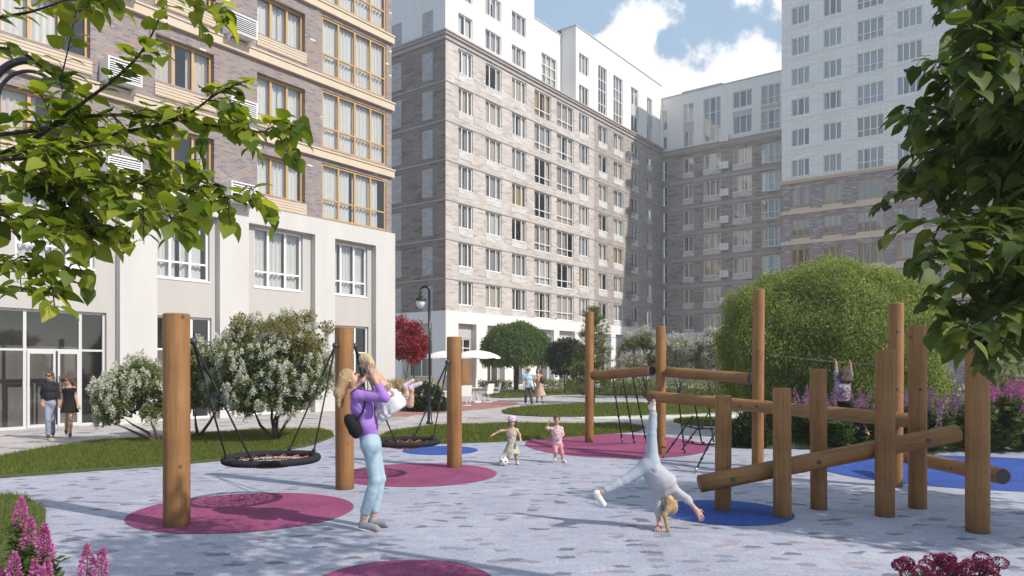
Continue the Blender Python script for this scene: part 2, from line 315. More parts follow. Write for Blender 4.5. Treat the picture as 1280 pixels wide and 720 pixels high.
M['path']=brick('pale_path_pavers',[(0,(.27,.25,.25)),(.06,(.46,.42,.41)),(.3,(.53,.49,.48)),(.7,(.58,.55,.54)),(.93,(.46,.39,.38))],(.45,.42,.41),.42,.21,.006,floor=True,interp='CONSTANT',bump=.25,big=.15)
M['red_pave']=brick('red_pavers',[(0,(.33,.16,.14)),(.5,(.42,.21,.18)),(1,(.48,.26,.22))],(.35,.2,.18),.3,.15,.006,floor=True,bump=.2)
M['gravel']=speckle('white_gravel',(.74,.70,.60),(.45,.42,.36),25)
M['pink']=speckle('pink_rubber',(.30,.075,.165),(.17,.045,.10))
M['blue']=speckle('blue_rubber',(.045,.10,.36),(.03,.06,.22))
M['turf']=plain('turf',(.065,.08,.018),.95,scale=9,var=.35,bump=.6)
M['soil']=plain('planting_soil',(.06,.065,.03),.95,scale=12,var=.4,bump=.8)
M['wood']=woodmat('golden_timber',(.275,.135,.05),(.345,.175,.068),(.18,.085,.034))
M['woodend']=plain('end_grain',(.23,.13,.065),.8,scale=30,var=.3)
M['darkcap']=plain('dark_steel_cap',(.055,.052,.06),.5,metal=.3)
M['steel']=plain('steel',(.35,.35,.36),.35,metal=.9)
M['rope']=plain('black_rope',(.022,.022,.026),.8,scale=300,var=.4,bump=.6)
M['orange']=plain('orange_rope',(.42,.12,.045),.8,scale=200)
M['lamp']=plain('black_lamp_metal',(.03,.03,.035),.28,metal=.5,spec=.7)
M['frost']=plain('frosted_lamp_glass',(.72,.70,.66),.3)
M['bark']=plain('brown_bark',(.085,.06,.045),.95,scale=25,var=.45,bump=.8)
M['darkbark']=plain('dark_twig_bark',(.035,.022,.016),.8,scale=25,var=.4,bump=.5)
M['canvas']=plain('white_canvas',(.82,.82,.80),.8,scale=5,var=.03)
M['white_metal']=plain('white_painted_metal',(.78,.78,.76),.35,var=.03)
M['door_wood']=woodmat('door_timber',(.26,.13,.06),(.34,.18,.085),(.16,.08,.04))
# ------------------------------------------------------------------ building kit (local x along the facade, y inward, z up)
def wallbm(mb, x0,x1,z0,z1, ops, y=0.0, rev=.2, mi=0, rmi=None):
    xs=sorted({x0,x1,*[min(max(v,x0),x1) for o in ops for v in o[:2]]}); zs=sorted({z0,z1,*[min(max(v,z0),z1) for o in ops for v in o[2:4]]})
    def hole(a,c): return any(o[0]-1e-6<a<o[1]+1e-6 and o[2]-1e-6<c<o[3]+1e-6 for o in ops)
    for j in range(len(zs)-1):
        i=0
        while i<len(xs)-1:
            cz=(zs[j]+zs[j+1])/2
            if hole((xs[i]+xs[i+1])/2,cz): i+=1; continue
            k=i
            while k+1<len(xs)-1 and not hole((xs[k+1]+xs[k+2])/2,cz): k+=1
            mb.add([(xs[i],y,zs[j]),(xs[k+1],y,zs[j]),(xs[k+1],y,zs[j+1]),(xs[i],y,zs[j+1])],[(0,1,2,3)],mi); i=k+1
    rm=mi if rmi is None else rmi
    for (a,b,c,d) in [o[:4] for o in ops]:
        y2=y+rev
        mb.add([(a,y,c),(a,y2,c),(a,y2,d),(a,y,d)],[(0,1,2,3)],rm); mb.add([(b,y,c),(b,y,d),(b,y2,d),(b,y2,c)],[(0,1,2,3)],rm)
        mb.add([(a,y,d),(a,y2,d),(b,y2,d),(b,y,d)],[(0,1,2,3)],rm)
        if c>z0+1e-6: mb.add([(a,y,c),(b,y,c),(b,y2,c),(a,y2,c)],[(0,1,2,3)],rm)
_win={}
def curtain_mesh(w,h,var,lo):
    mb=MB(); spans={0:[(0,.42),(.60,1)],1:[(0,.28),(.38,.98)],2:[(.02,.5),(.52,1)],3:[(0,.2),(.8,1)],4:[(0,.66)],5:[(.01,.99)]}[var]
    if lo is True: spans=[(0,.30),(.36,.62),(.70,1)] if var%2 else [(0,.46),(.5,.92)]
    for a,b in spans:
        x0=a*w; x1=b*w; n=max(10,int((x1-x0)/.045)); ph=var*1.7
        vs=[];fs=[]
        for i in range(n+1):
            x=x0+(x1-x0)*i/n; yy=.05*math.sin(x*2*math.pi/.17+ph)+.02*math.sin(x*31+ph)
            vs += [(x,.20+yy*1.15,.02),(x,.20+yy,h-.03)]
        for i in range(n): fs.append((2*i,2*i+2,2*i+3,2*i+1))
        mb.add(vs,fs)
    return mb
def window(parent, xa,xb,za,zb, y, mull=(.3,.68), trans=(), fm='winwhite', fw=.085, sill=True, curtain=True, name='window', lo=False, glass='glass', pick=None):
    if glass=='glass' and parent.name in ('corner_apartment_block','apartment_tower'): glass='glassbright'
    w=round(xb-xa,2); h=round(zb-za,2); key=(w,h,mull,trans,fm,sill,fw,glass)
    if key not in _win:
        mb=MB(); d=.08
        mb.box(0,fw,0,d,0,h); mb.box(w-fw,w,0,d,0,h); mb.box(fw,w-fw,0,d,0,fw); mb.box(fw,w-fw,0,d,h-fw,h)
        for q in mull: mb.box(q*w-fw*.55,q*w+fw*.55,.002,d-.002,fw,h-fw)
        ed=[fw]+[q*w for q in mull]+[w-fw]
        for q in trans:
            for a,b in zip(ed[:-1],ed[1:]):
                aa=a+(fw*.55 if a!=fw else 0); bb=b-(fw*.55 if b!=w-fw else 0)
                mb.box(aa,bb,.004,d-.004,q*h-fw*.4,q*h+fw*.4)
        if sill: mb.box(-.02,w+.02,-.125,-.002,-.035,.012)
        f=mb.mesh('window_frame',M[fm])
        g=mesh_np('window_pane',[(fw*.5,.045,fw*.5),(w-fw*.5,.045,fw*.5),(w-fw*.5,.045,h-fw*.5),(fw*.5,.045,h-fw*.5)],[(0,1,2,3)],M[glass])
        _win[key]=(f,g,{})
    f,g,cs=_win[key]
    o=link(name,f,parent,(xa,y,za)); link('pane',g,o)
    if curtain:
        v=pick if pick is not None else rnd.choice((0,0,1,2,2,3,4,5,5)); ck=(v,rnd.choice(((0,1,1,2,2,2,3) if parent.name=='apartment_block' else (0,0,1,1,1,2,3))) if lo is False else 0)
        if ck not in cs: cs[ck]=curtain_mesh(w,h,v,lo).mesh('curtain_cloth',M['curtain'][ck[1]],True)
        link('curtain',cs[ck],o)
    return o
def frame_at(px,Y,ang):
    p=P(px,HY,Y); p.z=0; return p,ang
A1=math.atan2(.8,.6); A2=math.atan2(-.6,.8)
# ---------------- the near building on the left side
p,a=frame_at(494,31.3,A1)
LB=thing('apartment_building','near apartment house with a white two storey base, rosy brick above and gold framed windows','apartment house',p,a)
X0=-24.0; TOPL=24.6
bays=[(-3.26,-1.1,0,6.83),(-7.09,-4.22,0,6.85),(-10.35,-8.2,0,6.85),(-16.2,-11.5,0,6.85),(-20.4,-17.4,0,6.85)]
mb=MB(); wallbm(mb,X0,0,0,7.49,bays,0,.25); mb.add([(X0,0,7.49),(0,0,7.49),(0,.6,7.49),(X0,.6,7.49)],[(0,1,2,3)])
mb.add([(0,0,0),(0,14,0),(0,14,7.49),(0,0,7.49)],[(0,1,2,3)])
mb.build('plinth',M['offwhite'],LB)
mb=MB()
uw=[(-3.26,-1.36,4.65,6.76),(-6.70,-4.62,4.63,6.80),(-10.33,-8.43,4.64,6.75),(-14.2,-12.13,4.68,6.75),(-20.0,-17.9,4.64,6.75)]
sh=[(-3.2,-1.3,.02,3.42),(-7.05,-4.4,.02,3.42),(-10.3,-8.36,.02,3.42),(-16.15,-11.78,.02,3.40),(-20.3,-17.6,.02,3.4)]
for b_,u,s_ in zip(bays,uw,sh): wallbm(mb,b_[0],b_[1],0,b_[3],[u,s_],.25,.16)
mb.build('spandrel',M['beige'],LB)
for u in uw: window(LB,*u,.35,(.30,.66),(.27,),fw=.075,lo=True)
for s_ in sh[:3]+sh[4:]: window(LB,*s_,.35,(.33,.66),(.68,),fw=.07,sill=False,curtain=False,name='shop_window')
# entrance glazing: posts at the mullions seen in the photo, double door with its own frame
en=window(LB,*sh[3],.35,(.115,.347,.508,.84),(.66,),fm='winpale',fw=.075,sill=False,curtain=False,name='entrance_glazing')
dm=MB()
for x0,x1 in ((-13.88,-13.16),(-13.10,-12.52)):
    dm.box(x0,x0+.06,.31,.345,.03,2.22); dm.box(x1-.06,x1,.31,.345,.03,2.22); dm.box(x0+.06,x1-.06,.31,.345,2.14,2.22); dm.box(x0+.06,x1-.06,.31,.345,.03,.13)
dd=dm.build('door',M['winpale'],LB)
hm=MB(); hm.tube([(-13.2,.28,.8),(-13.2,.28,1.5)],.018); hm.tube([(-13.06,.28,.8),(-13.06,.28,1.5)],.018); hm.build('handle',M['steel'],dd)
mb=MB(); ops=[]; PIT=2.88; nf=6
for k in range(nf):
    dz=PIT*k
    ops += [(-3.80,-.42,7.56+dz if k==0 else 7.47+dz,9.72+dz),(-6.68,-4.60,8.0+dz,9.46+dz),(-10.35,-8.34,8.03+dz,9.5+dz),(-14.6,-12.3,8.03+dz,9.5+dz),(-19.5,-16.4,7.55+dz,9.7+dz)]
wallbm(mb,X0,-.1,7.49,TOPL,ops,.12,.26); mb.add([(-.1,.12,7.49),(-.1,14,7.49),(-.1,14,TOPL),(-.1,.12,TOPL)],[(0,1,2,3)])
mb.build('wall',M['brick_left'],LB)
for i,o in enumerate(ops):
    wide=i%5 in (0,4)
    if wide: window(LB,*o,.16,(.25,.5,.75),(.36,),'wingold',fw=.075,sill=False,pick=5 if i>=5 else 0,lo=True if i<5 else None)
    else: window(LB,*o,.30,(.33,.67),(),'wingold',fw=.08)
for k in range(nf):
    mb=MB(); z=9.86+PIT*k
    mb.box(X0,-.05,-.02,.118,z+.02,z+.30); mb.box(X0,-.03,-.06,.118,z+.30,z+.36)
    for (xa,xb) in ((-6.72,-4.56),(-10.39,-8.3),(-14.64,-12.26)):
        m2=MB(); m2.box(xa,xb,.085,.118,7.53+PIT*k,7.93+PIT*k)
        for q in range(4): m2.box(xa,xb,.068,.083,7.56+PIT*k+q*.1,7.62+PIT*k+q*.1)
        m2.build('window_apron',M['tan'],LB)
    mb.build('string_course',M['tan'],LB)
    for (xa,xb) in ((-8.05,-7.05),(-12.05,-11.05)):
        mb=MB(); z0=7.42+PIT*k; z1=z0+.66; yo=-.46
        mb.box(xa,xa+.04,yo,.115,z0,z1); mb.box(xb-.04,xb,yo,.115,z0,z1); mb.box(xa+.04,xb-.04,yo,.115,z1-.04,z1); mb.box(xa+.04,xb-.04,yo,.115,z0,z0+.04)
        for q in range(8):
            zz=z0+.085+q*.066; mb.add([(xa+.04,yo+.005,zz-.022),(xb-.04,yo+.005,zz-.022),(xb-.04,yo+.05,zz+.03),(xa+.04,yo+.05,zz+.03)],[(0,1,2,3)])
            mb.add([(xa-.004,yo+.03,zz-.012),(xa-.004,.11,zz-.012),(xa-.004,.11,zz+.012),(xa-.004,yo+.03,zz+.012)],[(0,1,2,3)])
        for xx in (xa+.12,xb-.12): mb.add([(xx-.02,.115,z0-.3),(xx+.02,.115,z0-.3),(xx+.02,yo+.1,z0),(xx-.02,yo+.1,z0),(xx-.02,.115,z0-.002),(xx+.02,.115,z0-.002)],[(0,1,2,3),(2,3,4,5),(0,3,4),(1,2,5)])
        mb.build('air_conditioner',M['winwhite'],LB)
mb=MB(); mb.box(X0+.3,-.35,1.5,13.8,.0,TOPL-.2); mb.box(X0+.3,-.35,.5,1.5,3.5,4.4); 
for k in range(nf+1): mb.box(X0+.3,-.35,.45,1.5,7.1+PIT*k,7.4+PIT*k)
mb.build('room_interior',M['inside'],LB)
mb=MB(); mb.box(X0,-.1,.12,14,TOPL,TOPL+.3); mb.add([(X0,.1,0),(X0,14,0),(X0,14,TOPL),(X0,.1,TOPL)],[(0,1,2,3)]); mb.add([(X0,14,0),(0,14,0),(0,14,TOPL),(X0,14,TOPL)],[(0,1,2,3)])
mb.build('roof',M['roof'],LB)
# ---------------- the long building in the middle
p,a=frame_at(557,55.5,A1); LEN=38.0
MBd=thing('apartment_block','long beige brick apartment block with white top floors, its pale corner beside the red maple','apartment block',p,a)
cols=[(1.49,3.23),(4.86,7.0),(8.46,10.58),(11.81,14.51),(15.45,18.4),(19.43,21.25),(23.16,24.97),(26.33,28.45),(30.3,32.0),(34.2,35.43)]
arch=[(1.35,3.55,0,5.1),(4.95,7.3,0,5.1),(8.5,10.9,0,5.1),(12,14.8,0,5.1),(15.7,18.5,0,5.1),(19.3,21.9,0,5.1),(23.0,25.6,0,5.1),(26.6,29.2,0,5.1),(30.2,32.6,0,5.1),(33.8,36.4,0,5.1)]
sarch=[(1.3,4.6,0,5.1),(6.2,9.6,0,5.1)]
DEP=20.0
mb=MB(); wallbm(mb,0,LEN,0,6.02,arch,-.12,.5)
m2=MB(); wallbm(m2,0,DEP,0,6.02,sarch,-.12,.5)
mb.add([(v[1],v[0],v[2]) for v in m2.v],[tuple(reversed(f)) for f in m2.f])
mb.add([(-.12,-.12,6.02),(LEN,-.12,6.02),(LEN,.1,6.02),(-.12,.1,6.02)],[(0,1,2,3)]); mb.add([(-.12,-.12,6.02),(-.12,DEP,6.02),(.1,DEP,6.02),(.1,-.12,6.02)],[(0,1,2,3)])
mb.add([(-.12,-.12,0),(0,-.12,0),(0,-.12,6.02),(-.12,-.12,6.02)],[(0,1,2,3)]); mb.add([(-.12,-.12,0),(-.12,0,0),(-.12,0,6.02),(-.12,-.12,6.02)],[(0,1,2,3)])
mb.build('plinth',M['white'],MBd)
for o in arch[1:]: mb=MB(); wallbm(mb,o[0],o[1],0,5.1,[(o[0]+.2,o[1]-.25,.05,3.9)],.38,.12); mb.build('spandrel',M['beige'],MBd)
mb=MB(); o=arch[0]; wallbm(mb,o[0],o[1],0,5.1,[(o[0]+.12,o[1]-.12,2.45,3.95),(o[0]+.5,o[1]-.1,.05,2.35)],.38,.12)
mb.build('spandrel',M['beige'],MBd)
for o in sarch:
    m2=MB(); mb=MB(); wallbm(m2,o[0],o[1],0,5.1,[(o[0]+.3,o[1]-.3,.9,3.9)],.38,.12)
    mb.add([(v[1],v[0],v[2]) for v in m2.v],[tuple(reversed(f)) for f in m2.f]); mb.build('spandrel',M['beige'],MBd)
for o in arch[1:]: window(MBd,o[0]+.2,o[1]-.25,.05,3.9,.44,(.5,),(.62,),sill=False,curtain=False,name='shop_window')
o=arch[0]; window(MBd,o[0]+.12,o[1]-.12,2.45,3.95,.44,(.55,),(.5,),sill=False,curtain=False,name='shop_window')
mb=MB(); mb.box(o[0]+.5,o[0]+1.0,.45,.5,.05,2.35); dw=MB(); 
for q in range(7): dw.box(o[0]+1.02,o[1]-.1,.36,.49,.05+q*.33,.05+q*.33+.315)
mb.build('door',M['darkcap'],MBd); dw.build('timber_panel',M['door_wood'],MBd)
for o in sarch:
    wn=window(MBd,0,o[1]-o[0]-.6,0,3.0,0,(.5,),(.6,),sill=False,curtain=True,name='shop_window',pick=2)
    wn.location=(.44,o[1]-.3,.9); wn.rotation_euler=(0,0,R(-90))
CZ0,CZ1=26.83,27.44; FP=3.03
mb=MB(); ops=[]
for i,(xa,xb) in enumerate(cols):
    for k in range(7):
        zb=26.62-FP*k-(.0); za=(24.28 if i in (3,4) else 24.74)-FP*k
        ops.append((xa,xb,za,zb-(.18 if i>5 else .0)))
wallbm(mb,0,22.3,6.02,CZ0,[o for o in ops if o[0]<22],0,.2); mb.build('wall',M['brick_mid'],MBd)
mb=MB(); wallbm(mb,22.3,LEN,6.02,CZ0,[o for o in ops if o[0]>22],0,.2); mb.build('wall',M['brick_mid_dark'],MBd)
for j,o in enumerate(ops):
    i=j//7
    if i in (3,4): window(MBd,*o,.1,(.34,.68),(.3,))
    elif i>5: window(MBd,*o,.1,(.5,),())
    else: window(MBd,*o,.1,(.3,.7),())
mb=MB(); wallbm(mb,0,DEP,6.02,CZ0,[],0,0)
V=[(0,v[0],v[2]) for v in mb.v]; m2=MB(); m2.add(V,[tuple(reversed(f)) for f in mb.f]); m2.build('side_wall',M['brick_mid_shaded'],MBd)
# the pale stacks of panels on the side wall, light panels below the windows
M['side_pale']=brick('pale_grey_tile',[(0,(.36,.34,.35)),(.5,(.42,.40,.41)),(1,(.47,.45,.46))],(.34,.32,.33),.4,.2,.014,big=.05)
def boxpart(name,mat,parent,*b):
    mb=MB(); mb.box(*b); return mb.build(name,mat,parent)
for k in range(7):
    for (ya,yb) in ((1.33,2.42),(4.75,5.9)): boxpart('side_panel',M['side_pale'],MBd,-.03,-.002,ya,yb,24.0-FP*k,26.2-FP*k)
for (ya,yb) in ((1.33,2.42),(4.75,5.9)): boxpart('side_panel',M['side_pale'],MBd,-.03,-.002,ya,yb,27.6,29.4)
M['panel_brick']=brick('pale_panel_brick',[(0,(.46,.44,.43)),(.5,(.58,.56,.54)),(1,(.66,.64,.62))],(.5,.48,.46),.62,.135,.014,big=.05)
for j,o in enumerate(ops):
    if j//7 not in (3,4): boxpart('window_apron',M['panel_brick'],MBd,o[0],o[1],-.02,-.002,o[2]-.62,o[2]-.06)
for k in range(1,7):
    z=23.65-FP*(k-1); mb=MB(); mb.box(-.05,LEN,-.05,-.002,z-.05,z+.04); mb.box(-.05,-.002,-.002,DEP,z-.05,z+.04); mb.build('string_course',M['cornice'],MBd)
mb=MB()
for q,(za,zb,pr) in enumerate(((26.83,27.02,.12),(27.02,27.16,.05),(27.16,27.34,.22),(27.34,27.46,.32))):
    mb.box(-pr,LEN,-pr,-.002,za,zb); mb.box(-pr,-.002,-.002,DEP,za,zb)
mb.build('cornice',M['cornice'],MBd)
up=[]
for (xa,xb) in cols[:3]: up += [(xa,xb,27.83,29.45),(xa,xb,30.65,32.35)]
mb=MB(); wallbm(mb,0,11.8,CZ0,36.2,up,.02,.2); mb.add([(.0,.02,CZ0),(.0,DEP,CZ0),(.0,DEP,36.2),(.0,.02,36.2)],[(3,2,1,0)]); mb.add([(11.8,.02,CZ0),(11.8,1.7,CZ0),(11.8,1.7,36.2),(11.8,.02,36.2)],[(0,1,2,3)])
rec=[(12.6,13.9,27.66,31.6),(15.4,18.0,27.66,31.6)]
wallbm(mb,11.8,18.84,CZ0,34.3,rec,1.7,.2); mb.add([(18.84,.02,CZ0),(18.84,1.7,CZ0),(18.84,1.7,34.85),(18.84,.02,34.85)],[(3,2,1,0)])
b2=[(19.43,21.25,27.55,29.4),(19.43,21.25,30.6,32.5),(23.16,24.9,27.75,32.55),(26.33,28.35,27.55,32.55),(30.3,32.0,27.5,29.4),(30.3,32.0,30.6,32.5),(34.2,35.5,27.5,29.4),(34.2,35.5,30.6,32.5)]
wallbm(mb,18.84,LEN,CZ0,34.85,b2,.02,.2)
mb.add([(11.8,.02,27.47),(18.84,.02,27.47),(18.84,1.7,27.47),(11.8,1.7,27.47)],[(0,1,2,3)])
mb.build('upper_wall',M['white'],MBd)
for o in up+b2[:2]+b2[4:]: window(MBd,*o,.12,(.35,.7) if o[1]-o[0]>1.75 else (.5,),())
for o in rec: window(MBd,*o,1.8,(.34,.67) if o[1]-o[0]>2 else (.5,),(.2,.5,.75),sill=False)
for o in b2[2:4]: window(MBd,*o,.12,(.34,.67),(.2,.5,.72),sill=False)
for xa,xb in ((30.3,32.0),(34.2,35.5)): boxpart('grey_infill',M['greypanel'],MBd,xa,xb,-.01,.018,29.45,30.55)
mb=MB(); 
mb.box(-.06,11.86,-.04,DEP,36.2,36.32); mb.box(11.86,18.78,1.64,DEP,34.3,34.42); mb.box(18.78,LEN,-.04,DEP,34.85,34.97); mb.build('roof',M['greypanel'],MBd)
mb=MB(); mb.box(1.0,LEN-.3,2.7,DEP-.3,.1,33.8); mb.box(.6,1.0,2.7,DEP-.3,.1,26)
for k in range(11): mb.box(.6,LEN-.3,.55,2.7,5.2+FP*k if k else 5.2,5.5+FP*k) if k<8 else None
mb.build('room_interior',M['inside'],MBd)
cg=glassmat('cage_glass',(.8,.82,.85),.35)
for k in range(7):
    z=24.55-FP*k; boxpart('air_conditioner_cage',cg,MBd,29.0,30.2,-.5,-.03,z-.25,z+.45)
# ---------------- the dull brown building across the corner
dirM=Vector((.6,.8,0)); o2=Vector(MBd.location)+dirM*LEN
TB=thing('corner_apartment_block','dull brown brick block with white upper floors, between the beige block and the tower','apartment block',o2,A2)
c3=[(2.71,3.98),(5.14,7.2),(8.57,10.71),(11.67,13.75)]
L3=16.5; ops=[]
for i,(xa,xb) in enumerate(c3):
    for k in range(7): ops.append((xa,xb,24.1-(.35 if i==3 else 0)-FP*k,25.85-FP*k))
slot=[(.12,.68,23.6-FP*k,25.9-FP*k) for k in range(7)]
mb=MB(); wallbm(mb,0,L3,5.6,26.3,ops+slot,0,.22); mb.build('wall',M['brick_third'],TB)
up3=[(2.71,3.98,27.16,28.93),(2.71,3.98,30.05,32.1),(5.14,7.2,27.27,32.2),(8.57,10.71,27.5,29.5),(8.57,10.71,30.37,32.2),(11.67,13.75,27.3,29.4),(11.67,13.75,30.06,32.15),(.12,.68,27.3,28.8),(.12,.68,29.6,31.9)]
mb=MB(); wallbm(mb,0,L3,26.3,33.3,up3,.02,.22); mb.build('upper_wall',M['white'],TB)
for j,o in enumerate(ops): window(TB,*o,.12,((.5,),(.36,.7),(.3,.6),(.36,.7))[j//7],(.35,) if j//7==3 else ())
M['glassdim']=glassmat('dim_glass',(.5,.5,.52),.15)
for o in slot: window(TB,*o,.12,(),(.45,),sill=False,curtain=False,glass='glassdim')
for o in up3: window(TB,*o,.12,(.36,.7) if o[1]-o[0]>1.5 else ((.5,) if o[1]-o[0]>1 else ()),(.33,.66) if o[3]-o[2]>3 else ((.35,) if o[0]>11 else ()))
for j,o in enumerate(ops):
    if j//7<3: boxpart('window_apron',M['panel_brick'],TB,o[0]-.02,o[1]+.02,-.02,-.002,o[2]-.62,o[2]-.06)
for (xa,xb) in (c3[0],c3[2],c3[3]): boxpart('grey_infill',M['greypanel'],TB,xa,xb,-.005,.018,29.0 if xa<4 else 29.55,30.0)
mb=MB(); mb.box(0,L3,-.12,-.002,26.3,26.5); mb.box(0,L3,-.22,-.002,26.5,26.85); mb.box(0,L3,-.32,-.002,26.85,26.98)
mb.build('cornice',M['cornice'],TB)
for k in range(7):
    mb=MB(); z=23.1-FP*k; mb.box(.9,L3,-.05,-.002,z-.16,z+.16); mb.build('string_course',M['cornice'],TB)
for k in range(8):
    mb=MB(); z=24.2-FP*k+FP; mb.box(7.25,8.2,-.48,-.03,z-.4,z+.35)
    for q in range(3): mb.add([(7.35+q*.28,-.486,z-.3),(7.45+q*.28,-.486,z-.3),(7.6+q*.24,-.486,z+.25),(7.5+q*.24,-.486,z+.25)],[(0,1,2,3)],1)
    mb.build('air_conditioner',[M['winwhite'],M['greypanel']],TB)
mb=MB(); wallbm(mb,0,L3,0,5.6,[(2.2,4.6,0,4.2),(5.4,7.6,0,4.2),(8.6,11,0,4.2),(12,14,0,4.2)],-.1,.4); mb.add([(0,-.1,5.6),(L3,-.1,5.6),(L3,.1,5.6),(0,.1,5.6)],[(0,1,2,3)]); mb.build('plinth',M['white'],TB)
for a_,b_ in ((2.2,4.6),(5.4,7.6),(8.6,11),(12,14)): window(TB,a_,b_,.02,4.2,.2,(.5,),(.6,),sill=False,curtain=False,name='shop_window')
mb=MB(); mb.box(-.2,L3+2,-.04,15,33.3,33.42); mb.box(1.0,6,3.5,9,33.42,35.0); mb.build('roof',M['greypanel'],TB)
mb=MB(); mb.box(.0,L3-.3,.9,14,.1,33.2); mb.build('room_interior',M['inside'],TB)
# ---------------- the tower
p,a=frame_at(977,73.0,A2); LT=34.0; HT=43.0; DT=16
TW=thing('apartment_tower','tall apartment tower, white brick above plum brick, half hidden by the dark leafy tree','apartment tower',p,a)
ct=[(.94,2.69),(3.96,5.63),(6.97,9.3),(10.36,12.43),(14.0,15.8),(17.4,19.4)]
wo=[];bo=[]
for i,(xa,xb) in enumerate(ct):
    for k in range(7): wo.append((xa,xb,20.57+FP*k-(.25 if i in (2,) else 0),22.28+FP*k))
    for k in range(5): bo.append((xa,xb,17.7-FP*k-(.25 if i==2 else 0),19.42-FP*k))
mb=MB(); wallbm(mb,0,LT,20.25,HT,wo,0,.2); mb.add([(0,0,20.25),(0,DT,20.25),(0,DT,HT),(0,0,HT)],[(3,2,1,0)]); mb.add([(LT,0,20.25),(LT,DT,20.25),(LT,DT,HT),(LT,0,HT)],[(0,1,2,3)]); mb.build('upper_wall',M['brick_white'],TW)
mb=MB(); wallbm(mb,0,LT,0,20.25,bo,.02,.2); mb.add([(0,0.02,0),(0,DT,0),(0,DT,20.25),(0,0.02,20.25)],[(3,2,1,0)]); mb.add([(LT,0.02,0),(LT,DT,0),(LT,DT,20.25),(LT,0.02,20.25)],[(0,1,2,3)]); mb.build('wall',M['brick_tower'],TW)
for j,o in enumerate(wo): window(TW,*o,.1,(.25,.5,.75) if j//7>=2 else (.35,.7),(.35,) if j//7==2 else ())
for j,o in enumerate(bo): window(TW,*o,.12,(.33,.67) if j//5!=2 else (.25,.5,.75),(),'wingold')
mb=MB(); mb.box(-.06,LT,-.1,-.002,19.95,20.12); mb.box(-.1,LT,-.22,-.002,20.12,20.3); mb.build('cornice',M['tan'],TW)
for k in range(1,5): boxpart('string_course',M['tan'],TW,-.04,LT,-.06,.018,19.95-FP*k-.05,20.3-FP*k-.05)
for i,(xa,xb) in enumerate(ct):
    for k in range(5):
        mb=MB(); mb.box(xa-.05,xb+.05,-.05,.018,17.15-FP*k,17.37-FP*k); mb.box(xa-.05,xb+.05,-.02,.016,17.372-FP*k,17.46-FP*k); mb.build('window_apron',M['tan'],TW)
for k in range(1,8): boxpart('string_course',M['white'],TW,-.03,LT,-.04,-.002,20.3+FP*k-.05,20.3+FP*k+.03)
for (xa,xb) in ct:
    for k in range(1,7): mb=MB(); mb.box(xa-.05,xb+.05,-.035,-.002,20.08+FP*k,20.18+FP*k); mb.box(xa-.05,xb+.05,-.03,-.002,20.183+FP*k,20.235+FP*k) if 0 else None; mb.build('window_apron',M['white'],TW)
mb=MB(); mb.box(-.1,LT,-.05,DT,HT,HT+.2); mb.build('roof',M['greypanel'],TW)
mb=MB(); mb.box(.3,LT-.3,.9,DT-.3,.1,HT-.3); mb.build('room_interior',M['inside'],TW)
# ------------------------------------------------------------------ ground
def sheet(name, pts, z, mat, kind='structure', thick=0):
    vs=[(x,y,z) for x,y in pts]; n=len(vs)
    mb=MB(); mb.add(vs,[tuple(range(n))])
    if thick: mb.add([(x,y,z) for x,y in pts]+[(x,y,z-thick) for x,y in pts],[(i,n+i,n+(i+1)%n,(i+1)%n) for i in range(n)])
    o=mb.build(name,mat); 
    me=o.data
    if me.polygons[0].normal.z<0: me.flip_normals()
    o['kind']=kind; return o
def gp(l): return [tuple(G(x,y)[:2]) for x,y in l]
def smooth_poly(pts,it=2):
    for _ in range(it):
        q=[]
        for i in range(len(pts)):
            a,b=pts[i],pts[(i+1)%len(pts)]
            q += [(a[0]*.75+b[0]*.25,a[1]*.75+b[1]*.25),(a[0]*.25+b[0]*.75,a[1]*.25+b[1]*.75)]
        pts=q
    return pts
sheet('ground',[(-90,-30),(120,-30),(120,130),(-90,130)],-.004,M['path'])
pg=[(-30,-12)]+gp([(-900,640),(-400,612),(0,598),(120,589),(205,583),(270,577),(330,569),(390,557),(418,546),(470,548),(490,556),(560,555),(640,552),(720,546),(800,539),(850,541),(905,552),(950,561),(1100,563),(1400,564),(2200,570)])+[(30,-12)]
sheet('playground_paving',pg,0,M['blue_pave'])
lawn1=gp([(-900,640),(-400,612),(0,598),(120,589),(205,583),(270,577),(330,569),(390,557),(418,546),(416,541),(400,537),(320,538),(237,544),(203,548),(133,551),(83,557),(33,565),(0,572),(-300,585),(-900,605)])
lawn2=gp([(470,548),(490,540),(540,533),(640,530),(720,531),(785,531),(806,535),(795,540),(720,546),(640,552),(560,555),(490,556)])
lawn3=smooth_poly(gp([(622,516),(640,510),(700,506),(780,504),(870,505),(930,506),(950,512),(880,517),(800,519),(740,521),(660,521)]),1)
lawn4=smooth_poly(gp([(836,526),(870,522),(930,526),(960,532),(915,533),(860,532)]),1)
lawn5=smooth_poly(gp([(598,494),(620,489),(700,486),(800,487),(960,486),(960,494),(800,495),(700,493),(660,497),(620,498)]),1)
bed=gp([(905,552),(950,561),(1100,563),(1400,564),(2200,570),(2200,505),(1280,505),(1000,508),(960,515),(930,535)])
corner=[(-8.5,3.0),(-2.6,3.0),(-3.0,5.0),(-4.3,6.2),(-4.62,7.0),(-5.15,8.0),(-5.75,8.95),(-6.7,9.95),(-8.5,10.2)]
near_bed=[(2.0,3.0),(4.6,3.0),(4.6,4.9),(3.9,5.5),(2.9,5.6),(2.2,5.2)]
for nme,pl in (('lawn',lawn1),('lawn',lawn2),('lawn',lawn3),('lawn',lawn4),('lawn',lawn5),('lawn',corner)): sheet(nme,pl,.03,M['turf'],thick=.05)
sheet('planting_bed',bed,.035,M['soil'],thick=.06); sheet('planting_bed',near_bed,.03,M['soil'],thick=.05)
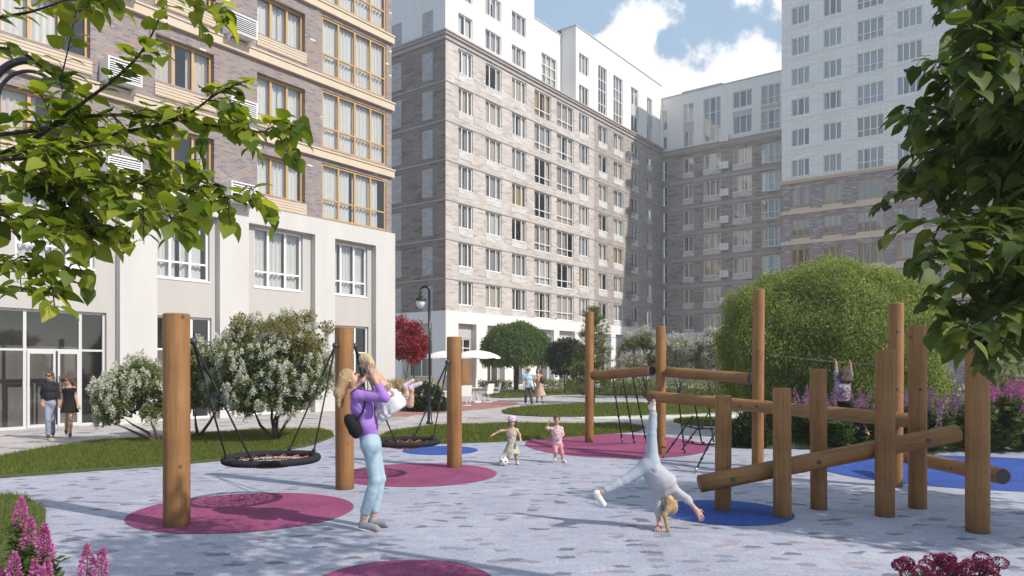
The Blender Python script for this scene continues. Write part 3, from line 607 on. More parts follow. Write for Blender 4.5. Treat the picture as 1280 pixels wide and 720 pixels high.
red=smooth_poly(gp([(440,516),(490,508),(540,504),(600,502),(640,501),(652,505),(620,510),(560,515),(500,521),(460,524)]),1); sheet('red_paving',red,.0,M['red_pave'])
sheet('gravel_path',smooth_poly(gp([(700,523),(760,520.5),(830,519.5),(900,517.5),(960,519),(960,526),(900,522),(850,523),(800,524)]),1),.004,M['gravel'])
def disc(name, c, rx, ry, mat, z=.005):
    o=sheet(name,[(c[0]+rx*math.cos(2*math.pi*i/72)*(1+.0*i),c[1]+ry*math.sin(2*math.pi*i/72)) for i in range(72)],z,mat); return o
disc('rubber_surface',(-3.32,9.0),1.33,1.25,M['pink']); disc('rubber_surface',(-1.55,12.05),1.3,1.3,M['pink']); disc('rubber_surface',(2.35,16.6),2.05,2.55,M['pink'])
disc('rubber_surface',(-.9,5.9),.78,.82,M['pink']); disc('rubber_surface',(-1.52,15.4),.8,.82,M['blue']); disc('rubber_surface',(2.62,8.92),.8,.78,M['blue']); disc('rubber_surface',(8.1,12.4),2.75,2.15,M['blue'])
# grass blades
from mathutils.geometry import tessellate_polygon
def scatter(poly,n):
    tri=tessellate_polygon([[Vector((x,y,0)) for x,y in poly]]); pts=np.array(poly); T=np.array([[pts[i] for i in t] for t in tri])
    ar=np.abs((T[:,1,0]-T[:,0,0])*(T[:,2,1]-T[:,0,1])-(T[:,1,1]-T[:,0,1])*(T[:,2,0]-T[:,0,0]))/2
    k=rng.choice(len(T),n,p=ar/ar.sum()); u=rng.random((n,2)); fl=u.sum(1)>1; u[fl]=1-u[fl]
    return T[k,0]+u[:,:1]*(T[k,1]-T[k,0])+u[:,1:]*(T[k,2]-T[k,0])
def blades(poly,n,h,wd,z=.03):
    p=scatter(poly,n); a=rng.random(n)*2*np.pi; hh=h*(.5+rng.random(n)); l=rng.normal(0,.45,(n,2))*hh[:,None]
    dx=np.cos(a)*wd; dy=np.sin(a)*wd
    V=np.zeros((n,3,3)); V[:,0,0]=p[:,0]-dx; V[:,0,1]=p[:,1]-dy; V[:,1,0]=p[:,0]+dx; V[:,1,1]=p[:,1]+dy; V[:,2,0]=p[:,0]+l[:,0]; V[:,2,1]=p[:,1]+l[:,1]; V[:,:,2]=z; V[:,2,2]=z+hh
    return V.reshape(-1,3)
M['grass']=leafmat('grass_blade',[(0,(.06,.09,.012)),(.5,(.105,.145,.02)),(.85,(.16,.185,.03)),(1,(.25,.22,.07))],.3,.6,.25)
l1in=gp([(-400,605),(0,596),(120,587.5),(205,581.5),(270,575.5),(330,568),(390,556),(416,545.5),(415,541),(400,537),(320,538),(237,544),(203,548),(133,551),(83,557),(33,565),(0,572),(-300,585)])
Vg=[blades(l1in,52000,.055,.006),blades(lawn2,34000,.06,.008),blades(lawn3,26000,.06,.014),blades(lawn4,5000,.06,.014),blades(lawn5,12000,.07,.03),blades(corner,26000,.07,.004),blades(bed[:8]+bed[-3:],30000,.16,.009)]
v=np.concatenate(Vg); o=npbuild('grass',v,np.arange(len(v)).reshape(-1,3),M['grass']); tag(o,kind='stuff',label='short mown grass covering the lawns between the paths',cat='grass')
# ------------------------------------------------------------------ play equipment
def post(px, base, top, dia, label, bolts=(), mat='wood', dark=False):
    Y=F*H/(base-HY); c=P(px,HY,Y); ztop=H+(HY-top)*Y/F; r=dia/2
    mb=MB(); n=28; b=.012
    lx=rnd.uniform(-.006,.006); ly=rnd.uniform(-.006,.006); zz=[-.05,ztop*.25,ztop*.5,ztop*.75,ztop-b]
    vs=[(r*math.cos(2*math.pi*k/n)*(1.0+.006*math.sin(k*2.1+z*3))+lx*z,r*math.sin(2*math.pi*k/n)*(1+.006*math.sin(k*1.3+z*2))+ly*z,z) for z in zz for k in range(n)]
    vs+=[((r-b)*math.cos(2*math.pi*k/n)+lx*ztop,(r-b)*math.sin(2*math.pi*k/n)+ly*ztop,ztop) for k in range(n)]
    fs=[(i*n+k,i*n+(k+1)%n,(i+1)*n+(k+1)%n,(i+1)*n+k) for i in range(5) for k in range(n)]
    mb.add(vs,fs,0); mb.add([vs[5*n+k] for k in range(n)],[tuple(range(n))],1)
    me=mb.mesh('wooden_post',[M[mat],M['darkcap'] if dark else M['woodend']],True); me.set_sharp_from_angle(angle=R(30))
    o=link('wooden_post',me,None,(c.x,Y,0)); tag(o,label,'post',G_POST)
    for z in bolts:
        m=MB(); m.tube([(-.02,-r-.012,z),(-.02,-r+.01,z)],.016,10); m.build('bolt',M['darkcap'],o)
    return o
G_POST='round timber posts of the playground'
post(221,657,392,.285,'thick golden timber post on the front pink circle, nearest to the white flowering shrubs',dark=True)
post(431,611,409,.265,'thick timber post right behind the woman in the lilac cardigan')
post(568,584,421,.265,'timber post rising from the pink circle beside the white umbrellas',dark=True)
post(736.5,553,390,.205,'tall slim post in front of the young pine, farthest back on the pink circle')
post(826,568,408,.205,'slim post behind the cartwheeling girl, between the two rope nets',(2.37,))
post(947,583,362,.205,'tallest slim post in front of the big round weeping tree',(2.05,))
post(1119,608,379,.205,'tall orange brown post at the edge of the right blue circle',(2.3,1.45))
post(903.5,637,494,.20,'shortest post, standing on the small dark blue circle')
post(978,646,485,.21,'short post at the rim of the small dark blue circle')
post(1023.5,636,461,.20,'medium post between the short pair and the seated child')
post(1106,645,437,.22,'dark brown post where the two lowest logs cross')
post(1147,635,407,.215,'brown post carrying the raised end of the slanting log',(1.5,))
post(1222,665,414,.235,'front brown post under the dark leaves of the overhanging tree')
G_LOG='climbing logs fixed between the posts'
def log(a, b, dia, label, ends=('woodend','woodend'), bolts=()):
    a=Vector(a); b=Vector(b); L_=(b-a).length; r=dia/2; n=28
    zz=[0,.012,L_*.3,L_*.6,L_-.012,L_]; rr=[r-.012,r,r*1.01,r*.995,r,r-.012]
    vs=[(q*math.cos(2*math.pi*k/n),q*math.sin(2*math.pi*k/n),z) for z,q in zip(zz,rr) for k in range(n)]
    fs=[(i*n+k,i*n+(k+1)%n,(i+1)*n+(k+1)%n,(i+1)*n+k) for i in range(5) for k in range(n)]
    mb=MB(); mb.add(vs,fs,0); mb.add(vs[:n],[tuple(range(n-1,-1,-1))],1); mb.add(vs[5*n:],[tuple(range(n))],2)
    me=mb.mesh('climbing_log',[M['wood'],M[ends[0]],M[ends[1]]],True); me.set_sharp_from_angle(angle=R(30))
    o=link('climbing_log',me); o.location=a; o.rotation_mode='QUATERNION'; o.rotation_quaternion=(b-a).to_track_quat('Z','Y')
    WM[o.name]=Matrix.Translation(a)@(b-a).to_track_quat('Z','Y').to_matrix().to_4x4()
    tag(o,label,'log',G_LOG)
    for t in bolts:
        p_=a.lerp(b,t); d=(b-a).normalized(); out=Vector((0,-1,0)); out=(out-out.dot(d)*d).normalized()
        m=MB(); m.tube([p_+out*(r-.01),p_+out*(r+.012)],.026,12); m.build('bolt',M['darkcap'],o,world=True)
    return o
log(P(742,469.5,16.75),P(815,463.5,14.75),.205,'log joining the pine side post to the post behind the girl, black end cap',('woodend','darkcap'))
log(P(834,465,14.55),P(938,473,13.1),.205,'log reaching from behind the girl to the tallest post, black end cap',('woodend','darkcap'))
log(P(811,495,14.4),P(1141,526,10.5),.215,'longest log with the seated child, running behind the short posts',bolts=(.04,.5))
log(P(874,605,8.87),P(1197,541,8.87),.215,'slanting balance log at the front with both brown ends free',('woodend','woodend'),(.12,.45,.87))
log(P(1108,566,12.2),P(1254,595.5,9.05),.205,'low log over the right blue circle with a black end cap',('woodend','darkcap'))
# nest swings
def swing(pa, ha, pb, hb, c, dia, label):
    c=Vector(c); t=thing('nest_swing',label,'swing',(c.x,c.y,0),0,'basket swings hung between thick posts')
    r=dia/2; ring=[]; mb=MB()
    mb.tube([c+Vector((r*math.cos(2*math.pi*k/48),r*math.sin(2*math.pi*k/48),0)) for k in range(48)],.042,10,closed=True)
    # binding cord around the ring
    n=96
    for k in range(n):
        a_=2*math.pi*k/n; e=Vector((math.cos(a_),math.sin(a_),0)); q=c+e*r
        mb.tube([q+e*.044*math.cos(b_)+Vector((0,0,.044*math.sin(b_))) for b_ in [2*math.pi*j/8 for j in range(9)]],.007,4,cap=False)
    mb.build('ring',M['rope'],t,True,world=True)
    mb=MB(); nn=8; ri=.42*r; prev=None
    inner=[c+Vector((ri*math.cos(2*math.pi*k/16),ri*math.sin(2*math.pi*k/16),-.09)) for k in range(16)]
    mid=[c+Vector((.7*r*math.cos(2*math.pi*(k+.5)/16),.7*r*math.sin(2*math.pi*(k+.5)/16),-.055)) for k in range(16)]
    for k in range(16):
        o_=c+Vector((r*.95*math.cos(2*math.pi*k/16),r*.95*math.sin(2*math.pi*k/16),-.01))
        mb.tube([o_,mid[k],inner[(k+1)%16]],.009,5); mb.tube([o_,mid[k-1],inner[k-1]],.009,5)
        mb.tube([inner[k],c+Vector((0,0,-.1))],.008,5)
    mb.tube(inner,.010,5,closed=True); mb.build('net',M['orange'],t,True,world=True)
    mb=MB(); mb.tube(mid,.009,5,closed=True); mb.tube([c+Vector((ri*.5*math.cos(2*math.pi*k/16),ri*.5*math.sin(2*math.pi*k/16),-.1)) for k in range(16)],.009,5,closed=True); mb.build('net_cord',M['rope'],t,True,world=True)
    for pz,(hp) in ((pa,ha),(pb,hb)):
        pz=Vector(pz); hp=Vector(hp); d=(pz-hp); 
        hb_=MB(); hb_.tube([pz,hp],.022,10); hb_.sphere(hp,.045,12); hb_.build('hanger',M['darkcap'],t,True,world=True)
        ax=Vector((c.x-hp.x,c.y-hp.y,0)).normalized(); sd=Vector((-ax.y,ax.x,0))
        for s_ in (-1,1):
            e=c-ax*r*.92+sd*s_*r*.39; e.z=c.z+.04
            m=MB(); m.tube([hp,e],.0115,6); k1=hp.lerp(e,.0); k2=hp.lerp(e,.33); m.tube([hp.lerp(e,.02),hp.lerp(e,.3)],.0155,6)
            m.sphere(e+Vector((0,0,.02)),.03,8); m.build('rope',M['rope'],t,True,world=True)
pA=P(221,HY,8.16); pB=P(431,HY,10.6); pC=P(568,HY,12.86)
def hook(p,q,r,z):
    d=Vector((q.x-p.x,q.y-p.y,0)).normalized(); a=Vector((p.x,p.y,z))+d*(r-.02); return a, a+d*.09
a1,h1=hook(pA,pB,.142,2.08); a2,h2=hook(pB,pA,.132,2.09)
m1=(pA+pB)/2; swing(a1,h1,a2,h2,(m1.x,m1.y,.60),1.14,'black basket swing left of the woman, hung between the two thickest posts')
a1,h1=hook(pB,pC,.132,2.09); a2,h2=hook(pC,pB,.132,1.86)
m1=(pB+pC)/2; swing(a1,h1,a2,h2,(m1.x+.02,m1.y,.57),1.0,'black basket swing just right of the woman, in front of the cafe')
# rope nets
t=thing('rope_net','parallel knotted climbing ropes slanting from the far log onto the pink circle','rope net',P(790,HY,15.6)-Vector((0,0,H)))
LA=P(742,469.5,16.75); LBv=P(815,463.5,14.75)
for f_,gx,gy in ((.36,778,553),(.53,793,553.5),(.70,808,553),(.86,823,552)):
    a_=LA.lerp(LBv,f_)-Vector((0,0,.10)); e=G(gx,gy,.01); m=MB(); m.tube([a_,e],.016,6)
    for q in (.12,.28,.43,.58,.74,.9): m.sphere(a_.lerp(e,q),.032,8)
    ro=m.build('rope',M['rope'],t,True,world=True); m=MB(); m.tube([a_.lerp(e,.94),e],.022,8); m.build('anchor',M['steel'],ro,True,world=True)
t=thing('rope_net','criss-cross black climbing net under the longest log beside the cartwheeling girl','rope net',P(865,HY,13.3)-Vector((0,0,H)))
LC=P(811,495,14.4); LD=P(1141,526,10.5)
def L3p(px):
    k0=(px-811)/(1141-811); y=495+31*k0; Y=1/((1-k0)/14.4+k0/10.5); return P(px,y,Y)-Vector((0,0,.1))
tops=[L3p(x) for x in (849,869,886)]; bots=[G(856,566,.01),G(876,556,.3),G(829,572,.01),G(868,591,.01)]
netl=[(tops[0],bots[0]),(tops[1],P(877,553,12.9)),(tops[2],P(892,552,12.4)),(P(866,520,13.3),bots[2]),(P(895,538,12.2),bots[3]),(P(886,516,12.9),P(852,563,13.1)),(P(851,531,13.5),P(893,536,12.3)),(P(853,552,13.4),P(894,555,12.3))]
for i,(a_,e) in enumerate(netl):
    m=MB(); mid=(a_+e)/2-Vector((0,0,.03 if i>5 else .0)); m.tube([a_,mid,e],.014,6)
    for q in (.33,.66): m.sphere(a_.lerp(e,q),.028,8)
    ro=m.build('rope',M['rope'],t,True,world=True)
    if i in (0,3,4): m=MB(); m.tube([a_.lerp(e,.88),e],.02,8); m.build('anchor',M['steel'],ro,True,world=True)
def cable(a,b,label,sag=.03):
    a=Vector(a); b=Vector(b); m=MB(); m.tube([a.lerp(b,i/8)-Vector((0,0,sag*4*(i/8)*(1-i/8))) for i in range(9)],.0045,6); o=m.build('steel_cable',M['steel'],None,True); tag(o,label,'cable')
cable(P(737,420,16.9),P(826,420.5,14.7),'thin steel cable high between the pine side post and the middle slim post')
cable(P(947,441,12.96),P(1119,457,10.8),'thin steel cable that the seated child holds overhead')
cable(P(1119,487.5,10.8),P(1147,488.5,9.17),'short steel cable between two brown posts')
# ------------------------------------------------------------------ lamps
def lamp(x,y,ztop,side,label,s=1.0,r=.3,hs=1.0):
    t=thing('street_lamp',label,'street lamp',(x,y,0),0,'hooked street lamps')
    m=MB(); zt=ztop-r
    m.lathe([(.0,0),(.11,0),(.11,.06),(.075,.1),(.06,.5),(.045,.55)],(x,y,0),16); m.tube([(x,y,.5),(x,y,zt)],.035,12)
    arc=[(x+side*(r-r*math.cos(a_)),y,zt+r*math.sin(a_)) for a_ in [math.pi*i/20 for i in range(19)]]
    m.tube([(x,y,zt-.05)]+arc,.032,10); m.build('pole',M['lamp'],t,True,world=True)
    m=MB(); m.tube([(x+side*r*.24,y-.0,zt-1.1),(x+side*r*.24,y,zt-.02)]+[(x+side*(r-r*.76*math.cos(a_)),y,zt+r*.72*math.sin(a_)) for a_ in [math.pi*i/20 for i in range(1,16)]],.016,8); m.build('inner_arm',M['lamp'],t,True,world=True)
    ex,ez=arc[-1][0],arc[-1][2]; hx=x+side*2*r
    m=MB(); m.lathe([(a*hs,b*hs) for a,b in [(.0,.02),(.045,.0),(.05,-.10),(.035,-.16),(.06,-.2),(.10,-.26),(.19,-.33),(.22,-.40),(.205,-.40),(.0,-.37)]],(hx,y,zt+.03),20); m.build('lamp_head',M['lamp'],t,True,world=True)
    m=MB(); m.lathe([(a*hs,b*hs) for a,b in [(.12,-.36),(.17,-.42),(.15,-.55),(.08,-.66),(.0,-.70)]],(hx,y,zt+.03),20); m.build('lamp_shade',M['frost'],t,True,world=True)
lp=G(537,530); 
lamp(lp.x,lp.y,4.25,-1,'slender black street lamp with hooked top, between the red maple and the umbrellas',r=.14,hs=.85)
lamp(P(-14,HY,6.2).x,6.2,4.41,1,'black street lamp whose curved arm shows among the bright overhanging leaves',r=.335,hs=1.0)
# ------------------------------------------------------------------ cafe corner
def umbrella(px,Y,label,rad=1.22,h=2.55):
    c=P(px,HY,Y); x=c.x; t=thing('garden_umbrella',label,'umbrella',(x,Y,0),0,'white cafe umbrellas')
    m=MB(); n=8; prof=[(0,h),(.25,h-.02),(.55,h-.09),(.85,h-.23),(1.0,h-.36)]
    vs=[];K=48
    for r,z in prof:
        for k in range(K):
            a_=2*math.pi*k/K; sag=1-.05*abs(math.sin(a_*n/2))*r; vs.append((x+rad*r*sag*math.cos(a_),Y+rad*r*sag*math.sin(a_),z-.05*r*r*abs(math.sin(a_*n/2))))
    top=len(vs)
    vs+=[(v[0],v[1],v[2]-.015) for v in vs]
    fs=[(i*K+k,i*K+(k+1)%K,(i+1)*K+(k+1)%K,(i+1)*K+k) for i in range(4) for k in range(K)]
    fs+=[tuple(reversed([top+i for i in f])) for f in fs]; fs+=[(4*K+k,4*K+(k+1)%K,top+4*K+(k+1)%K,top+4*K+k) for k in range(K)]
    m.add(vs,fs); m.build('canopy',M['canvas'],t,True,world=True)
    m=MB(); m.tube([(x,Y,0),(x,Y,h-.02)],.032,10); m.build('pole',M['white_metal'],t,True,world=True)
    m=MB(); m.lathe([(0,.1),(.25,.09),(.27,.0)],(x,Y,0),20); m.build('base',M['white_metal'],t,world=True)
    for k in range(n):
        a_=2*math.pi*(k+.5*0)/n; m=MB(); m.tube([(x,Y,h-.12),(x+rad*.95*math.cos(a_),Y+rad*.95*math.sin(a_),h-.40)],.012,5); m.build('rib',M['white_metal'],t,True,world=True)
umbrella(559.5,36.5,'white cafe umbrella behind the thick post, nearer the lamp')
umbrella(595,35.5,'white cafe umbrella with its pole showing, nearer the dome shaped tree')
def chair(px,base,rz,label):
    p_=G(px,base); t=thing('cafe_chair',label,'chair',p_,rz,'white cafe chairs'); 
    def b(m,n,mat=M['white_metal']): m.build(n,mat,t,True)
    m=MB()
    for s_ in (-.24,.24): m.tube([(s_,-.26,.66),(s_,.2,.66),(s_,.28,.6),(s_,.28,.06),(s_,.22,.02),(s_,-.26,.02)],.016,6)
    m.tube([(-.24,-.26,.02),(.24,-.26,.02)],.016,6); b(m,'frame')
    m=MB(); m.box(-.24,.24,-.26,.24,.43,.47); m.build('seat',M['canvas'],t)
    m=MB(); m.add([(-.25,-.26,.44),(.25,-.26,.44),(.25,-.36,.92),(-.25,-.36,.92),(-.25,-.23,.44),(.25,-.23,.44),(.25,-.33,.92),(-.25,-.33,.92)],[(3,2,1,0),(4,5,6,7),(0,1,5,4),(1,2,6,5),(2,3,7,6),(3,0,4,7)]); m.build('backrest',M['canvas'],t)
chair(552,508,R(-60),'white cafe chair closest to the lamp, its arm frame in front of the flowers')
chair(580,507,R(25),'white cafe chair mostly behind the thick post under the umbrellas')
chair(607,503,R(55),'white cafe chair right of the umbrella pole, nearest the red paving edge')
chair(617,501,R(100),'farther white cafe chair on the dome tree side of the table')
p_=G(592,503.5); t=thing('cafe_table','small white cafe table beneath the umbrellas','table',p_)
m=MB(); m.lathe([(0,.74),(.42,.74),(.42,.715),(0,.715)],n=32); m.build('tabletop',M['white_metal'],t); m=MB(); m.tube([(.3*math.cos(a),.3*math.sin(a),0) for a in (0,)]+[(0.03,0,.7)],.02); 
for a in (0,2.1,4.2): m.tube([(.32*math.cos(a),.32*math.sin(a),0),(.05*math.cos(a),.05*math.sin(a),.715)],.018)
m.build('legs',M['white_metal'],t)
# ball
t=thing('football','white toy ball with dark spots at the foot of the girl in the helmet','ball',P(629.4,HY,13.05)-Vector((0,0,H)))
m=MB(); m.sphere((0,0,.083),.083,24); ph=(1+5**.5)/2
m.build('ball_skin',M['canvas'],t,True); m=MB()
for v in [(0,s,q*ph) for s in (-1,1) for q in (-1,1)]+[(s,q*ph,0) for s in (-1,1) for q in (-1,1)]+[(q*ph,0,s) for s in (-1,1) for q in (-1,1)]:
    d=Vector(v).normalized(); a_=d.orthogonal().normalized(); b_=d.cross(a_); cc=Vector((0,0,.083))
    ring=[cc+(d*.0826+(a_*math.cos(k*1.2566)+b_*math.sin(k*1.2566))*.024).normalized()*.0845 for k in range(5)]
    m.add(ring+[cc+d*.0848],[(k,(k+1)%5,5) for k in range(5)])
m.build('spots',plain('ball_spot_ink',(.10,.08,.11),.5),t)
# ------------------------------------------------------------------ plants
def inst(Pn,D,Nn,size,tv,tf):
    D=D/np.linalg.norm(D,axis=1,keepdims=True); S_=np.cross(Nn,D); S_/=np.linalg.norm(S_,axis=1,keepdims=True)+1e-9; N2=np.cross(D,S_)
    tv=np.asarray(tv); n=len(Pn); m=len(tv); size=np.broadcast_to(size,(n,))
    V=Pn[:,None]+size[:,None,None]*(tv[None,:,0:1]*D[:,None]+tv[None,:,1:2]*S_[:,None]+tv[None,:,2:3]*N2[:,None])
    Fq=(np.arange(n)*m)[:,None,None]+np.asarray(tf)[None]
    return V.reshape(-1,3), Fq.reshape(-1,len(tf[0]))
LEAF_T=([(0,0,0),(.5,.28,.06),(1,0,-.06),(.5,-.28,.06)],[(0,1,2),(0,2,3)])
HEART_T=None
def heart():
    v=[(0,0,0),(.25,0,-.01),(.5,0,-.02),(.78,0,-.06),(1.06,0,-.16)]
    up=[(-.10,.22,.03),(.12,.43,.07),(.42,.43,.07),(.72,.25,.01)]
    L_=up; Rr=[(x,-y,z) for x,y,z in up]
    v=v+L_+Rr  # 5..8 left, 9..12 right
    f=[(0,1,6,5),(1,2,7,6),(2,3,8,7),(3,4,8,8),(0,9,10,1),(1,10,11,2),(2,11,12,3),(3,12,4,4)]
    q=[]
    for a in f:
        q.append((a[0],a[1],a[2])); 
        if a[3]!=a[2]: q.append((a[0],a[2],a[3]))
    return v,q
HEART_T=heart()
def rdir(n):
    d=rng.normal(size=(n,3)); return d/np.linalg.norm(d,axis=1,keepdims=True)
M['shrub_leaf']=leafmat('shrub_leaf',[(0,(.09,.125,.045)),(.5,(.15,.19,.075)),(1,(.21,.25,.11))],.45)
M['shrub_pale']=leafmat('pale_shrub_leaf',[(0,(.10,.12,.04)),(.5,(.20,.18,.07)),(1,(.32,.27,.14))],.3)
M['blossom']=leafmat('white_blossom',[(0,(.50,.51,.38)),(.5,(.64,.63,.52)),(1,(.76,.74,.67))],.25,.8,.1,(1,1,1))
M['pinkblossom']=leafmat('cream_pink_blossom',[(0,(.42,.36,.30)),(.5,(.58,.52,.46)),(1,(.68,.63,.60))],.2,.8,.1,(1,1,1))
M['red_leaf']=leafmat('red_maple_leaf',[(0,(.14,.012,.018)),(.5,(.30,.018,.028)),(.9,(.44,.03,.05)),(1,(.5,.10,.08))],.35,tcol=(1.4,.8,.8))
M['dome_leaf']=leafmat('weeping_tree_leaf',[(0,(.05,.095,.016)),(.5,(.08,.14,.025)),(1,(.115,.18,.04))],.35)
M['big_leaf']=leafmat('big_weeping_leaf',[(0,(.09,.13,.025)),(.5,(.17,.225,.05)),(.9,(.23,.285,.08)),(1,(.34,.36,.16))],.45)
M['dark_leaf']=leafmat('dark_bush_leaf',[(0,(.02,.032,.014)),(1,(.05,.07,.03))],.2)
M['needle']=leafmat('pine_needle',[(0,(.08,.11,.04)),(.6,(.14,.17,.06)),(1,(.24,.24,.08))],.25)
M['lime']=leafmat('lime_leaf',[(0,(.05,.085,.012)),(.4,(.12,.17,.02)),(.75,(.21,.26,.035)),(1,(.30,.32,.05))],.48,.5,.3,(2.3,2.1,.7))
M['lime_dark']=leafmat('shaded_lime_leaf',[(0,(.035,.06,.015)),(.5,(.065,.10,.022)),(.9,(.11,.145,.03)),(1,(.16,.185,.045))],.36,.55,.25,(2.0,1.9,.7))  # darker copy of the lime leaf, the crown's shade put into its colour
M['petal_pink']=leafmat('bright_pink_petal',[(0,(.40,.07,.22)),(.5,(.56,.13,.35)),(1,(.68,.28,.50))],.25,.7,.2,(1,1,1))
M['petal_lilac']=leafmat('lilac_petal',[(0,(.26,.11,.22)),(.5,(.38,.18,.33)),(1,(.48,.28,.42))],.25,.7,.2,(1,1,1))
M['petal_wine']=leafmat('burgundy_petal',[(0,(.16,.01,.05)),(.6,(.28,.03,.10)),(1,(.38,.08,.18))],.2,.7,.2,(1,1,1))
M['straw']=leafmat('straw_grass',[(0,(.30,.22,.09)),(.5,(.46,.36,.17)),(1,(.58,.48,.28))],.25,.8,.1,(1,1,1))
M['grass_tall']=leafmat('leafy_stem_green',[(0,(.045,.08,.018)),(1,(.11,.165,.045))],.35)
def limbs(base, tips, r0, fork=.35, name_mb=None, n=7):
    m=name_mb or MB(); base=Vector(base); fk=Vector((base.x,base.y,base.z))
    for tp in tips:
        tp=Vector(tp); d=tp-base; mid=base+d*fork+Vector((rnd.uniform(-.08,.08)*d.length,rnd.uniform(-.08,.08)*d.length,d.length*.05))
        m2=base.lerp(tp,.7)+Vector((rnd.uniform(-.06,.06),rnd.uniform(-.06,.06),.02))*d.length
        m.tube([base,mid,m2,tp],[r0,r0*.75,r0*.45,r0*.15],n)
    return m
def clumps(c, rad, n, shell=.55, low=-.6):
    """clump centres spread through an ellipsoid"""
    out=[]
    while len(out)<n:
        d=rdir(1)[0]; r=shell+(1-shell)*rng.random()**.6
        if d[2]<low: continue
        out.append(np.array(c)+d*np.array(rad)*r)
    return np.array(out)
def leafcloud(cl, cr, n, size, mat, name, parent, up=.5, tmpl=LEAF_T, squash=.75):
    k=rng.integers(0,len(cl),n); off=rdir(n)*(rng.random((n,1))**.5)*cr; off[:,2]*=squash
    Pn=cl[k]+off; D=rdir(n)+off/cr*.8; D[:,2]-=.15; Nn=rdir(n)*.8+np.array([0,0,up])
    V,Fq=inst(Pn,D,Nn,size*(.65+.7*rng.random(n)),*tmpl); return npbuild(name,V,Fq,mat,parent)
def shrub(loc, c, rad, label, cat, trunk_tips, leaf='shrub_leaf', nclump=46, cr=.3, nleaf=9000, lsize=.09, flowers=None, nf=0, fsize=.05, name='flowering_shrub', r0=.045, group=None, fshell=.75, low=-.6, nfc=None, fr=.07):
    t=thing(name,label,cat,loc,0,group); c=np.array(c,float); rad=np.array(rad,float)
    cl=clumps(c,rad*.86,nclump,low=low)
    m=limbs(loc,[tuple(c+(np.array(x)*rad)) for x in trunk_tips],r0); 
    for q in cl[::2]: m.tube([Vector(tuple(c+(q-c)*.15-np.array([0,0,rad[2]*.4]))),Vector(tuple(c+(q-c)*.6-np.array([0,0,rad[2]*.12]))),Vector(tuple(q))],[r0*.35,r0*.22,r0*.08],5)
    m.build('trunk',M['bark'],t,True,world=True)
    leafcloud(cl,cr,nleaf,lsize,M[leaf],'crown',t)
    if flowers:
        q0=cl[rng.integers(0,len(cl),nfc or 220)]; od=(q0-c)/rad; od/=np.linalg.norm(od,axis=1,keepdims=True)+1e-6; od=od+rdir(len(q0))*.75; od/=np.linalg.norm(od,axis=1,keepdims=True); fc=q0+od*cr*1.12; nn=nf; k=rng.integers(0,len(fc),nn); u=rng.random((nn,1)); off=rdir(nn)*fr*(1.05-u); off[:,2]+=(u[:,0]-.3)*fr*2.4
        V,Fq=inst(fc[k]+off,rdir(nn),rdir(nn),fsize*(.6+.8*rng.random(nn)),*LEAF_T); npbuild('blossoms',V,Fq,M[flowers],t)
    return t
b=G(199,553); shrub(b,P(170,497,b.y),(.92,.8,.98),'small white flowering shrub by the entrance, left of the front post','shrub',((-.3,0,-.5),(.1,.2,-.3),(-.5,-.2,-.6)),nclump=52,cr=.25,nleaf=13000,lsize=.085,flowers='blossom',nf=17000,fsize=.04,nfc=330,fr=.06)
b=G(248,547); shrub(b,P(262,483,b.y),(1.08,.9,1.15),'darker white flowering shrub behind the ropes of the near basket swing','shrub',((-.3,0,-.5),(.2,.2,-.3)),nclump=54,cr=.28,nleaf=15000,lsize=.085,flowers='blossom',nf=13000,fsize=.038,nfc=300,fr=.055)
b=G(345,552); T3=shrub(b,P(344,466,b.y+.1),(1.5,1.15,1.42),'large white flowering shrub with pale yellowish top, left of the woman','shrub',((-.55,.0,-.5),(.0,.2,-.3),(.5,-.1,-.4),(-.2,.3,-.2),(.25,.1,-.2)),low=-.75,nclump=120,cr=.3,nleaf=36000,lsize=.085,flowers='blossom',nf=34000,fsize=.04,nfc=640,fr=.06)
cl=clumps(np.array(P(350,417,b.y+.1)),np.array((1.25,1.0,.68)),44,.3,-.9); leafcloud(cl,.22,9500,.065,M['shrub_pale'],'pale_top_leaves',T3)
shrub((P(509,HY,34).x,34,0),P(510,430,34),(1.0,.95,1.6),'bright red maple beside the white corner of the near house','tree',((-.2,0,-.7),(.3,0,-.5),(0,.3,-.5),(.5,0,-.2)),leaf='red_leaf',nclump=60,cr=.3,nleaf=7500,lsize=.11,name='maple_tree',r0=.05)
